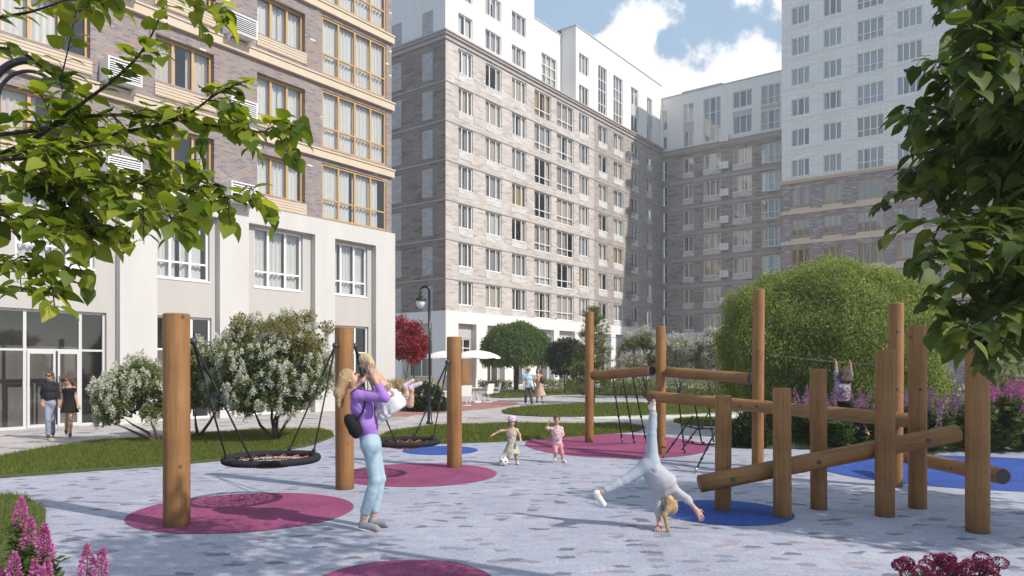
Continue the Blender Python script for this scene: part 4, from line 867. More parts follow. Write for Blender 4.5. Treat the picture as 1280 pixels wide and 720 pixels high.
def dome(loc, c, rad, label, leaf, n, size, r0, cat='tree', low=-.55, branches=16, sub=None, rag=1, loose=0):
    t=thing('weeping_tree',label,cat,loc,0); c=np.array(c,float); rad=np.array(rad,float)
    m=MB(); top=Vector(tuple(c+np.array((0,0,rad[2]*.25)))); m.tube([Vector(loc),Vector(loc).lerp(top,.5)+Vector((.05,0,0)),top],[r0,r0*.8,r0*.5],10)
    for k in range(branches):
        a_=2*math.pi*k/branches+rnd.uniform(-.2,.2); s0=Vector(loc).lerp(top,rnd.uniform(.45,.95)); e=Vector(tuple(c+rad*np.array((math.cos(a_)*.85,math.sin(a_)*.85,rnd.uniform(-.15,.5)))))
        m.tube([s0,s0.lerp(e,.5)+Vector((0,0,rad[2]*.22)),e],[r0*.4,r0*.25,r0*.08],6)
    m.build('trunk',M['bark'],t,True,world=True)
    # hanging leafy strands: start points over the dome, running down its outside
    ns=n//14; d=rdir(ns*3); d=d[d[:,2]>low][:ns]; ns=len(d); bump=1+rag*(.07*np.sin(d[:,0]*9+c[0])+.06*np.sin(d[:,1]*11)+.05*np.sin(d[:,2]*13+d[:,0]*7))
    sh=(.62+.38*rng.random((ns,1))**.3)*bump[:,None]; p0=c+d*rad*sh
    if loose: k_=rng.random(ns)<.10; p0[k_]=c+(p0[k_]-c)*(1.0+.09*rng.random((k_.sum(),1)))
    q=np.arange(14)[None,:,None]; step=size*.45
    out=np.stack([d[:,0],d[:,1],np.zeros(ns)],1); flat=np.clip(d[:,2:3],0,1); drop=np.concatenate([out[:,:2]*flat*.9,-(1.05-flat*.75)],1)
    Pn=(p0[:,None]+q*step*drop[:,None]+rng.normal(0,size*(1.0 if size<.1 else .6),(ns,14,3))).reshape(-1,3)
    D=np.repeat(drop,14,0)+rdir(len(Pn))*.75; Nn=np.repeat(d,14,0)+rdir(len(Pn))*.8
    keep=Pn[:,2]>loc[2]+.15
    V,Fq=inst(Pn[keep],D[keep],Nn[keep],size*(.6+.8*rng.random(keep.sum())),*LEAF_T); npbuild('crown',V,Fq,M[leaf],t); return t
b=G(645,488); dome((b.x,b.y,0),P(645,441,b.y),(2.5,2.4,2.2),'dark green dome shaped weeping tree before the long beige block','dome_leaf',60000,.15,.2,low=-.02,rag=.35)
YB=19.5; c=P(1035,425,YB); dome((c.x,YB,0),(c.x,YB,2.3),(2.8,2.6,2.3),'large round light green weeping tree behind the climbing posts','big_leaf',190000,.062,.13,low=-.6,rag=.75,loose=1)
# the young pine
def pine(px,base,top,wd,label):
    b_=G(px,base); t=thing('pine_tree',label,'tree',b_,0); hh=H+(HY-top)*b_.y/F; m=MB(); m.tube([b_,(b_.x,b_.y,hh*.5),(b_.x+.03,b_.y,hh)],[.07,.05,.012],8)
    Pn=[];D=[]
    z=.25
    while z<hh-.15:
        f_=1-z/hh; ln=wd*(f_**.75)*.95+.12
        for k in range(7):
            a_=rnd.uniform(0,6.28); l=ln*rnd.uniform(.6,1.05); e=Vector((b_.x+math.cos(a_)*l,b_.y+math.sin(a_)*l,z+l*rnd.uniform(.15,.5))); s0=Vector((b_.x,b_.y,z)); m.tube([s0,s0.lerp(e,.5)-Vector((0,0,.03)),e],[.018,.012,.005],5)
            for q in range(int(6+l*10)):
                u=rnd.uniform(.3,1.05); pp=s0.lerp(e,u)+Vector((rnd.gauss(0,.09),rnd.gauss(0,.09),rnd.gauss(0,.07)))
                for _ in range(9): Pn.append(pp); D.append((e-s0).normalized()*.7+Vector((rnd.gauss(0,.6),rnd.gauss(0,.6),rnd.gauss(0.35,.5))))
        z+=.23
    m.build('trunk',M['bark'],t,True,world=True); Pn=np.array([tuple(v) for v in Pn]); D=np.array([tuple(v) for v in D])
    V,Fq=inst(Pn,D,rdir(len(Pn)),.17*(.7+.6*rng.random(len(Pn))),[(0,-.06,0),(0,.06,0),(1,.02,0),(1,-.02,0)],[(0,1,2),(0,2,3)]); npbuild('crown',V,Fq,M['needle'],t)
pine(742,504,382,1.45,'young pale green pine behind the slim post by the far rope net')
shrub((P(706,HY,47).x,47,0),P(708,452,47),(1.25,1.2,1.75),'dark leafed bush between the dome shaped tree and the pine','bush',((0,0,-.3),(.3,0,-.3)),leaf='dark_leaf',nclump=40,cr=.45,nleaf=6500,lsize=.2,name='bush')
for i,(px,cy_,w_,h_,Y,lab) in enumerate(((806,447,1.5,1.55,40,'pale blossoming bush between the pine and the middle slim post'),(848,449,1.15,1.35,41,'pale blossoming bush just right of the middle slim post'),(890,448,1.35,1.45,39,'pale blossoming bush beside the big round weeping tree'))):
    shrub((P(px,HY,Y).x,Y,0),P(px,cy_,Y),(w_,1.2,h_),lab,'bush',((-.4,0,-.4),(.3,0,-.3),(0,.2,-.2)),nclump=46,cr=.34,nleaf=6000,lsize=.13,flowers='pinkblossom',nf=9000,fsize=.075,name='blossoming_bush',nfc=620,fr=.12,fshell=.4,group='pale blossoming bushes in a row')
def hedge(x0,x1,y,z,h,label):
    a_=P(x0,HY,y).x; b_=P(x1,HY,y).x; o=thing('low_hedge',label,'hedge',((a_+b_)/2,y,0)); n=int((b_-a_)*500); Pn=np.stack([a_+(b_-a_)*rng.random(n),y+rng.normal(0,.3,n),h*rng.random(n)**.7*(1+.15*np.sin(rng.random(n)*0+np.linspace(0,40,n)))],1)
    V,Fq=inst(Pn,rdir(n),rdir(n)+[0,0,.6],.14,*LEAF_T); npbuild('foliage',V,Fq,M['shrub_leaf'],o); m=MB()
    for k in range(int((b_-a_)/.5)): m.tube([(a_+.25+k*.5,y,0),(a_+.3+k*.5,y,h*.7)],[.02,.008],5)
    m.build('stems',M['bark'],o,world=True)
hedge(750,945,44,0,.85,'low dark green hedge running behind the middle slim post and rope net')
hedge(598,640,56,0,.6,'low hedge at the foot of the long beige block, behind the cafe chairs')
hedge(672,735,56,0,.7,'low hedge right of the strolling couple')
# white flowering low plants
def mound(px,base,w_,h_,label,leaf,flower,nl,nfl,ls,fs,name='flower_clump',cat='plant',dens=1,fl_low=.2,group=None):
    b_=G(px,base); t=thing(name,label,cat,b_,0,group); n=nl; d=rdir(n); d[:,2]=np.abs(d[:,2]); r=(rng.random((n,1))**.4); Pn=np.array(b_)+d*r*np.array((w_,w_*.8,h_)); D=d+rdir(n)*.5+[0,0,.4]
    V,Fq=inst(Pn,D,rdir(n)*.7+[0,0,.6],ls*(.6+.8*rng.random(n)),*LEAF_T); npbuild('foliage',V,Fq,M[leaf],t)
    if nfl:
        k=60; d=rdir(k*4); d=d[d[:,2]>fl_low][:k]; cc=np.array(b_)+d*np.array((w_,w_*.8,h_))*(.9+.2*rng.random((len(d),1))); q=rng.integers(0,len(cc),nfl)
        V,Fq=inst(cc[q]+rdir(nfl)*fs*1.3*rng.random((nfl,1)),rdir(nfl),rdir(nfl),fs*(.6+.8*rng.random(nfl)),*LEAF_T); npbuild('blossoms',V,Fq,M[flower],t)
    return t
mound(534,514,.75,1.1,'round white flowering bush beside the lamp, in front of the cafe chairs','dark_leaf','blossom',3200,1100,.14,.06,name='flowering_bush',cat='bush')
mound(800,487,1.7,.75,'low white flowered plants in front of the hedge, seen through the rope net','shrub_leaf','blossom',2500,1500,.16,.10,name='flowering_plants')
mound(1262,505,1.5,2.0,'tall pale flowering bush on the far right, under the dark tree','shrub_leaf','pinkblossom',6500,5000,.13,.075,name='flowering_bush',cat='bush')
mound(1172,512,1.2,1.3,'pale flowering bush seen between the two brown posts on the right','shrub_leaf','pinkblossom',4500,2500,.11,.065,name='flowering_bush',cat='bush')
mound(938,559,.42,.8,'small dark shrub at the foot of the tallest slim post','dark_leaf',None,3800,0,.08,0,name='bush',cat='bush')
mound(1000,545,1.0,.85,'dense green shrub under the big round weeping tree','grass_tall',None,6500,0,.09,0,name='bush',cat='bush')
# ornamental grass
b=G(512,512); t=thing('ornamental_grass','clump of straw coloured ornamental grass under the red maple','grass clump',b)
n=5000; Pn=np.array(b)+np.stack([rng.uniform(-.95,.95,n),rng.normal(0,.35,n),np.zeros(n)],1); D=rdir(n)*.45; D[:,2]=1
V,Fq=inst(Pn,D,rdir(n),1.25*(.5+.6*rng.random(n)),[(0,-.012,0),(0,.012,0),(.75,.02,.02),(1,0,.1),(.75,-.02,.02)],[(0,1,2),(0,2,4),(2,3,4)]); npbuild('blades',V,Fq,M['straw'],t)
# spiked flower plants
def spikes(loc, n, hh, spread, fl, fw, label, petal, group=None, leaf='grass_tall', nleaf=500, lsz=.07, cat='flower', psz=.016, npet=260, lean=.12):
    loc=Vector(loc); t=thing('flowering_perennial',label,cat,loc,0,group); m=MB(); PV=[];PD=[];LV=[]
    for i in range(n):
        x=rnd.gauss(0,spread); y=rnd.gauss(0,spread*.8); h_=hh*rnd.uniform(.72,1.05); top=Vector((loc.x+x*1.3+rnd.gauss(0,lean*h_),loc.y+y*1.3,loc.z+h_)); base=Vector((loc.x+x*.6,loc.y+y*.6,loc.z)); f0=1-fl/h_*rnd.uniform(.8,1.15)
        m.tube([base,base.lerp(top,.5)+Vector((rnd.gauss(0,.02),0,0)),top],[.006,.005,.002],5)
        u=rng.random(npet); s_=(1-u)**.8*fw*(.75+.5*np.abs(np.sin(u*17+i)))+.004
        base_n=np.array(base); d=np.array(top)-base_n; q=base_n+d*(f0+(1-f0)*u)[:,None]; o_=rdir(npet)*s_[:,None]; o_[:,2]*=.6
        PV.append(q+o_); PD.append(o_+[0,0,.01])
        for k in range(nleaf//n):
            u_=rnd.uniform(.03,max(.1,f0)); LV.append(tuple(base.lerp(top,u_)+Vector((rnd.gauss(0,lsz*.45),rnd.gauss(0,lsz*.45),0))))
    m.build('stems',M['grass_tall'],t,True,world=True)
    PV=np.concatenate(PV); PD=np.concatenate(PD)
    V,Fq=inst(PV,PD,rdir(len(PV)),psz*(.7+.7*rng.random(len(PV))),*LEAF_T); npbuild('flower_spikes',V,Fq,M[petal],t)
    LV=np.array(LV); D=rdir(len(LV)); D[:,2]=np.abs(D[:,2])*.5; V,Fq=inst(LV,D,rdir(len(LV))*.5+[0,0,.8],lsz*(.6+.8*rng.random(len(LV))),*LEAF_T); npbuild('leaves',V,Fq,M[leaf],t); return t
def at(px,py,Y): p=P(px,py,Y); return p
for (px,Y,top,n,lab) in ((20,5.6,612,2,'tallest bright pink flower spikes at the edge of the lawn corner'),(58,5.3,640,2,'pink flower spike standing just right of the tallest ones'),(104,4.9,683,2,'short pink flower spikes on the paving side of the lawn corner'),(8,5.0,668,2,'pink flower spikes low in the bottom corner'),(44,4.8,700,3,'low pink flowers in front of the tallest spikes')):
    h_=H+(HY-top)*Y/F; spikes((P(px,HY,Y).x,Y,.03),n,h_/1.02-.03,.05,.24,.043,lab,'petal_pink','pink flower spikes in the lawn corner',nleaf=420,lsz=.075,npet=460,psz=.02,lean=.03)
xs=[(1062,15.9),(1090,15.5),(1135,15.6),(1165,15.2),(1195,15.6),(1240,15.3),(1275,15.5),(1320,15.2),(1010,16.6)]
labs=['lilac flowered clump behind the seated child','lilac flowered clump behind the dark brown post','lilac flowered clump between the two tall brown posts','lilac flowered clump under the raised log end','lilac flowered clump beside the front brown post','tall lilac flowered clump right of the front brown post','lilac flowered clump near the picture edge on the right','lilac flowered clump beyond the low black capped log','sparse lilac clump below the big round weeping tree']
for (px,Y),lab in zip(xs,labs):
    spikes((P(px,HY,Y).x,Y,.03),15,1.5 if px>1230 else 1.25,.36,.42,.045,lab,'petal_pink' if px>1230 else 'petal_lilac','lilac perennials along the right bed',nleaf=2600,lsz=.14,npet=130,psz=.036)
for (px,Y,lab) in ((1165,5.15,'burgundy flower clump at the bottom edge, left one of two'),(1215,5.05,'burgundy flower clump at the bottom edge, nearer the front brown post')):
    b_=Vector((P(px,HY,Y).x,Y,.03)); t=thing('flowering_perennial',lab,'flower',b_,0,'burgundy flowers at the front'); n=900; d=rdir(n); d[:,2]=np.abs(d[:,2]); Pn=np.array(b_)+d*(rng.random((n,1))**.4)*np.array((.22,.2,.3))
    V,Fq=inst(Pn,d+rdir(n)*.5,rdir(n)+[0,0,.8],.05,*LEAF_T); npbuild('leaves',V,Fq,M['grass_tall'],t)
    cc=np.array(b_)+np.array([(rnd.uniform(-.22,.22),rnd.uniform(-.18,.18),rnd.uniform(.27,.40)) for _ in range(16)]); n=4200; q=rng.integers(0,16,n); o_=rdir(n)*.045; o_[:,2]*=.7
    V,Fq=inst(cc[q]+o_,o_,rdir(n),.018,*LEAF_T); npbuild('flower_heads',V,Fq,M['petal_wine'],t)
    m=MB()
    for c_ in cc: m.tube([tuple(np.array(b_)*[1,1,1]),tuple(c_)],.004,5)
    m.build('stems',M['grass_tall'],t,world=True)
# ------------------------------------------------------------------ overhanging lime trees
def catmull(pts,k=6):
    out=[]; p=[pts[0]]+list(pts)+[pts[-1]]
    for i in range(1,len(p)-2):
        for j in range(k):
            t_=j/k; a,b_,c_,d=p[i-1],p[i],p[i+1],p[i+2]
            out.append(.5*((2*b_)+(c_-a)*t_+(2*a-5*b_+4*c_-d)*t_*t_+(3*b_-a-3*c_+d)*t_**3))
    out.append(pts[-1]); return out
def twig_leaves(path, step, size, LP,LD,LN,LS, start=.0, droop=.55, side0=1, m=None, spread=.8):
    acc_=0; side=side0; tot=sum((path[i+1]-path[i]).length for i in range(len(path)-1)); s_=0; nxt=start*tot
    for i in range(len(path)-1):
        seg=path[i+1]-path[i]; l=seg.length
        if l<1e-6: continue
        d=seg/l
        while nxt<=s_+l:
            p=path[i]+d*(nxt-s_); lat=d.cross(Vector((0,0,1)))
            if lat.length<.2: lat=Vector((rnd.gauss(0,1),rnd.gauss(0,1),0))
            lat.normalize(); dd=(d*rnd.uniform(.25,.7)+lat*side*spread*rnd.uniform(.6,1.2)+Vector((rnd.gauss(0,.25),rnd.gauss(0,.25),-droop*rnd.uniform(.2,1.8)))).normalized()
            pet=p+dd*size*.35+Vector((0,0,.01)); 
            if m is not None: m.tube([p,pet],.0011,3,cap=False)
            LP.append(tuple(pet)); LD.append(tuple(dd)); LN.append((rnd.gauss(0,.32),rnd.gauss(0,.32)-.05,.9)); LS.append(size*rnd.uniform(.65,1.15))
            side=-side; nxt+=step*rnd.uniform(.7,1.3)
        s_+=l
def lime(loc, trunk, paths, label, leaf, sub, step, size, jit=.1, more=None, subl=(.25,.5), droop=.55):
    t=thing('lime_tree',label,'tree',loc); m=MB(); LP,LD,LN,LS=[],[],[],[]
    m.tube([Vector(v) for v in trunk[0]],trunk[1],12)
    for pts,r in paths:
        pa=catmull([Vector(p) for p in pts]); n_=len(pa); m.tube(pa,[max(.0016,r*(1-.85*i/(n_-1))) for i in range(n_)],6)
        twig_leaves(pa,step,size,LP,LD,LN,LS,.25,m=m,droop=droop)
        for k in range(sub if not isinstance(sub,list) else sub[paths.index((pts,r))]):
            i=rnd.randrange(int(n_*.25),n_-1); p=pa[i]; d=(pa[min(i+1,n_-1)]-pa[i-1]).normalized(); lat=Vector((rnd.gauss(0,.6),rnd.gauss(0,.6),rnd.gauss(-.1,.45)))
            e=p+(d*.8+lat).normalized()*rnd.uniform(*subl)*(1.15-.85*i/n_); tw=catmull([p,p.lerp(e,.5)+Vector((0,0,.02)),e-Vector((0,0,.05))],4); m.tube(tw,[.0028,.0025,.0022,.002,.0018,.0016,.0014,.0012,.001][:len(tw)],4)
            twig_leaves(tw,step,size,LP,LD,LN,LS,.1,m=m,droop=droop,side0=rnd.choice((-1,1)))
    m.build('trunk',M['darkbark'],t,True,world=True)
    LP,LD,LN,LS=map(np.array,(LP,LD,LN,LS)); print(label[:20],len(LP))
    V,Fq=inst(LP,LD,LN,LS,*HEART_T); npbuild('crown',V,Fq,M[leaf],t,True)
    if more is not None:
        c_,r_,n,sz,ncl,cr=more; cl=clumps(c_,r_,ncl,.3,-.8); leafcloud(cl,cr,n,sz,M[leaf],'upper_crown',t)
    return t
def path(*l): return [P(*q) for q in l]
Lp=[(path((-160,230,2.5),(7,190,2.35),(90,138,2.25),(173,70,2.2),(212,-10,2.2)),.010),
 (path((-140,40,2.5),(10,20,2.4),(60,8,2.35),(105,-10,2.3)),.007),
 (path((-140,90,2.6),(0,60,2.5),(60,90,2.45),(75,100,2.4),(100,-10,2.35)),.007),
 (path((-160,180,2.6),(30,165,2.4),(110,145,2.3),(200,147,2.25),(270,158,2.2),(330,165,2.2),(372,160,2.2)),.008),
 (path((-160,215,2.5),(40,190,2.4),(140,168,2.3),(220,150,2.25),(275,115,2.2),(312,100,2.2)),.008),
 (path((-160,225,2.4),(0,222,2.3),(100,215,2.25),(200,232,2.2),(270,245,2.2),(320,252,2.2)),.007),
 (path((-160,250,2.3),(0,240,2.2),(80,235,2.15),(150,250,2.1),(225,275,2.1)),.007),
 (path((-160,265,2.4),(-20,262,2.3),(60,270,2.25),(110,282,2.2),(155,292,2.2)),.006),
 (path((-140,255,2.2),(-20,264,2.1),(40,284,2.1),(85,297,2.05)),.005),
 (path((-140,328,2.3),(-10,330,2.2),(40,331,2.15),(88,338,2.1)),.004),
 (path((-140,358,2.3),(-10,362,2.2),(35,365,2.15),(68,370,2.1)),.004),
 (path((-160,195,2.2),(-20,200,2.1),(60,195,2.1),(130,180,2.1),(190,195,2.1),(250,215,2.15)),.007),
 (path((-160,205,2.7),(0,215,2.6),(120,230,2.5),(180,240,2.45),(250,262,2.4)),.006),
 (path((-160,-40,2.5),(20,-20,2.4),(100,-40,2.3),(210,-30,2.2),(255,10,2.2),(272,20,2.2)),.007)]
lime((-2.6,2.6,0),([(-2.6,2.6,0),(-2.55,2.6,1.6),(-2.4,2.55,2.6),(-2.5,2.5,5.0)],[.10,.085,.07,.02]),Lp,'sunlit lime tree branches hanging in from the upper left, bright green leaves','lime',[5,3,4,10,8,13,12,11,7,3,2,10,8,4],.019,.056,subl=(.08,.24),droop=.22)
tips=[(1150,5),(1172,-20),(1205,25),(1170,50),(1126,95),(1135,120),(1092,160),(1118,182),(1128,205),(1102,232),(1096,258),(1112,292),(1124,340),(1146,366),(1152,402),(1168,428),(1198,440),(1232,425),(1252,412),(1284,440),(1180,90),(1200,150),(1185,220),(1180,290),(1200,350),(1230,380),(1250,100),(1240,200),(1260,300),(1225,60),(1215,250),(1262,20),(1270,160),(1270,250),(1240,330)]
Rp=[]
for i,(x,y) in enumerate(tips):
    Y=rnd.uniform(2.7,4.2); e=P(x+34,y-14,Y); s0=Vector((3.95,4.0,max(1.7,min(3.7,e.z+rnd.uniform(.1,.7)))))
    mid=s0.lerp(e,.5)+Vector((0,0,rnd.uniform(.08,.25))); Rp.append(([s0,mid,s0.lerp(e,.8)+Vector((0,0,.05)),e],.013))
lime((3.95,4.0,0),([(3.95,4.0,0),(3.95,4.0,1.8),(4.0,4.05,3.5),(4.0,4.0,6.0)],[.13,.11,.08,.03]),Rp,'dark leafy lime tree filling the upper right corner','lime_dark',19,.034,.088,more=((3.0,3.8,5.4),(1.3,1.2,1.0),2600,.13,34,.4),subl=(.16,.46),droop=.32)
# a tree standing to the right of the frame, whose shade falls on the front posts
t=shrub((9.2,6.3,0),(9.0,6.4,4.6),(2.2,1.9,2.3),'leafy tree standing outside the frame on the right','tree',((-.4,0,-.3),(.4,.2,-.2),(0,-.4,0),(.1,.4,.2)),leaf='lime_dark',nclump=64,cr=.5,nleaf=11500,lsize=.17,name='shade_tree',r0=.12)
HAZE = .0015
# ------------------------------------------------------------------ people: smooth implicit bodies turned into one continuous mesh
class Field:
    def __init__(s, lo, hi, h):
        s.lo=np.array(lo,float)-.06; s.h=h; s.n=np.ceil((np.array(hi,float)+.06-s.lo)/h).astype(int)+1
        s.D=np.full(s.n,1.0,np.float32)
    def sub(s, lo, hi):
        a=np.clip(np.floor((np.array(lo)-s.lo)/s.h).astype(int),0,s.n-1); b=np.clip(np.ceil((np.array(hi)-s.lo)/s.h).astype(int)+1,1,s.n)
        g=np.meshgrid(*[s.lo[i]+s.h*np.arange(a[i],b[i]) for i in range(3)],indexing='ij'); return tuple(slice(a[i],b[i]) for i in range(3)),np.stack(g,-1)
    def put(s, sl, d, k, op='add'):
        o=s.D[sl]; d=d.astype(np.float32)
        if op=='sub': s.D[sl]=np.maximum(o,-d); return
        if k>0:
            hh=np.maximum(k-np.abs(o-d),0)/k; s.D[sl]=np.minimum(o,d)-hh*hh*k*.25
        else: s.D[sl]=np.minimum(o,d)
    def cap(s, a, b, ra, rb, k=.02, op='add'):
        a=np.array(a,float); b=np.array(b,float); r=max(ra,rb)+k+3*s.h
        sl,X=s.sub(np.minimum(a,b)-r,np.maximum(a,b)+r); ab=b-a; t=np.clip(((X-a)@ab)/max(ab@ab,1e-9),0,1)
        d=np.linalg.norm(X-a-t[...,None]*ab,axis=-1)-(ra+(rb-ra)*t); s.put(sl,d,k,op)
    def ell(s, c, ax, rad, k=.02, op='add'):
        c=np.array(c,float); A=np.array([np.array(v) for v in ax],float); rad=np.array(rad,float); r=rad.max()+k+3*s.h
        sl,X=s.sub(c-r,c+r); q=(X-c)@A.T; k0=np.linalg.norm(q/rad,axis=-1); k1=np.linalg.norm(q/rad**2,axis=-1)+1e-9; s.put(sl,k0*(k0-1)/k1,k,op)
    def clip(s, p, n):
        i=np.nonzero(s.D<.06); X=s.lo+np.stack(i,1)*s.h; s.D[i]=np.maximum(s.D[i],((X-np.array(p))@np.array(n)).astype(np.float32))
    def wrinkle(s, amp, f, ph=0):
        i=np.nonzero(np.abs(s.D)<.05); X=s.lo+np.stack(i,1)*s.h; a,b,c=X[:,0],X[:,1],X[:,2]
        w_=np.sin(a*f+2.1*np.sin(c*f*.37+ph)+1.2*np.sin(b*f*.6))*np.sin(c*f*.9+ph+1.9*np.sin(b*f*.5+a*f*.3))*(.6+.7*np.sin(c*f*.23+a*9+ph)); s.D[i]+=(amp*w_).astype(np.float32)
    def mesh(s):
        q=np.nonzero(s.D<0)
        if len(q[0])==0: return np.zeros((0,3)),np.zeros((0,4),int)
        a0=np.maximum(np.array([v.min() for v in q])-2,0); b0=np.array([v.max() for v in q])+3; org=s.lo+a0*s.h
        D=s.D[a0[0]:b0[0],a0[1]:b0[1],a0[2]:b0[2]]; I=D<0; n=np.array(D.shape); c=np.zeros(n-1,int)
        offs=[(i,j,k) for i in (0,1) for j in (0,1) for k in (0,1)]
        for (i,j,k) in offs: c+=I[i:n[0]-1+i,j:n[1]-1+j,k:n[2]-1+k]
        idx=np.argwhere((c>0)&(c<8)); m=len(idx); gid=np.full(n-1,-1,int); gid[tuple(idx.T)]=np.arange(m)
        vals={o:D[tuple((idx+np.array(o)).T)] for o in offs}; acc=np.zeros((m,3)); cnt=np.zeros(m)
        for o in offs:
            for ax in range(3):
                if o[ax]==0:
                    o2=list(o); o2[ax]=1; a=vals[o]; b=vals[tuple(o2)]; mk=(a<0)!=(b<0); t=np.where(mk,a/(a-b+1e-12),0)
                    p=np.tile(np.array(o,float),(m,1)); p[:,ax]+=t; acc+=p*mk[:,None]; cnt+=mk
        V=org+(idx+acc/np.maximum(cnt,1)[:,None])*s.h
        quads=[]
        for ax in range(3):
            a1,a2=[(1,2),(2,0),(0,1)][ax]; sl0=[slice(1,-1)]*3; sl1=[slice(1,-1)]*3; sl0[ax]=slice(0,n[ax]-1); sl1[ax]=slice(1,n[ax])
            A=I[tuple(sl0)]; B=I[tuple(sl1)]; e=np.argwhere(A!=B); 
            if not len(e): continue
            off=np.ones(3,int); off[ax]=0; e=e+off; flip=I[tuple(e.T)]
            d1=np.zeros(3,int); d1[a1]=1; d2=np.zeros(3,int); d2[a2]=1
            q=np.stack([gid[tuple((e-d1-d2).T)],gid[tuple((e-d2).T)],gid[tuple(e.T)],gid[tuple((e-d1).T)]],1); q[~flip]=q[~flip][:,::-1]; quads.append(q)
        Q=np.concatenate(quads); return V,Q[(Q>=0).all(1)]
def cloth(name,c,c2=None,scale=30,rough=.85):
    m=plain(name,c,rough,scale=90,var=.08,bump=.25,spec=.2)
    if c2:
        t=m.node_tree; N=t.nodes; L=t.links; b=N['Principled BSDF']; tc=N.new('ShaderNodeTexCoord'); v=N.new('ShaderNodeTexNoise'); v.inputs['Scale'].default_value=scale; v.inputs['Detail'].default_value=3
        L.new(tc.outputs['Object'],v.inputs['Vector']); r=ramp(N,[(.44,c),(.52,c2),(.6,c2),(.66,c)]); L.new(v.outputs['Fac'],r.inputs['Fac']); L.new(r.outputs['Color'],b.inputs['Base Color'])
    return m
M['skin']=plain('skin',(.52,.31,.22),.5,scale=30,var=.06); M['skin'].node_tree.nodes['Principled BSDF'].inputs['Subsurface Weight'].default_value=.0
M['skin_tan']=plain('tanned_skin',(.42,.235,.155),.5,scale=30,var=.06)
M['blonde']=plain('blonde_hair',(.46,.31,.15),.5,scale=120,var=.4,bump=.8); M['light_blonde']=plain('pale_blonde_hair',(.60,.46,.26),.5,scale=120,var=.35,bump=.8)
M['brown_hair']=plain('brown_hair',(.10,.05,.03),.5,scale=120,var=.4,bump=.8)
M['eye']=plain('dark_eye',(.03,.025,.02),.2); M['lip']=plain('lip',(.40,.14,.12),.5)
M['jeans']=cloth('pale_jeans',(.36,.47,.56)); M['lilac_knit']=cloth('lilac_knit',(.36,.19,.55)); M['black_cloth']=cloth('black_cloth',(.014,.014,.016))
M['grey_shirt']=cloth('light_grey_jersey',(.44,.43,.47)); M['grey_jeans']=cloth('grey_blue_jeggings',(.38,.43,.49)); M['tulle']=cloth('white_tulle',(.72,.71,.73)); M['floral']=cloth('brown_floral_cloth',(.40,.28,.22),(.20,.13,.10),45)
M['cream_floral']=cloth('cream_floral_cloth',(.58,.52,.42),(.33,.30,.24),38); M['pink_floral']=cloth('white_pink_floral_cloth',(.66,.60,.58),(.55,.30,.36),38); M['pink_cloth']=cloth('pink_cloth',(.60,.25,.30))
M['dark_navy']=cloth('charcoal_knit',(.028,.028,.034)); M['blue_grey']=cloth('blue_grey_chinos',(.26,.29,.37)); M['sky_shirt']=cloth('pale_blue_shirt',(.45,.60,.68)); M['dark_trouser']=cloth('dark_grey_trousers',(.07,.075,.085)); M['peach']=cloth('peach_cloth',(.55,.36,.28))
M['camo']=cloth('mottled_purple_sweater',(.42,.34,.42),(.13,.10,.15),32); M['shoe_white']=plain('white_shoe',(.70,.68,.66),.6); M['shoe_grey']=plain('grey_canvas_shoe',(.25,.25,.27),.7); M['shoe_brown']=plain('brown_shoe',(.07,.035,.025),.5); M['shoe_lilac']=cloth('lilac_shoe',(.55,.38,.58),(.72,.66,.72),60); M['straw_hat']=plain('straw_hat',(.50,.38,.19),.8)
M['helmet']=cloth('pink_helmet_shell',(.58,.25,.48),(.74,.68,.72),22,.4)
def V3(v): return np.array(v,float)
def unit(v): v=V3(v); return v/np.linalg.norm(v)
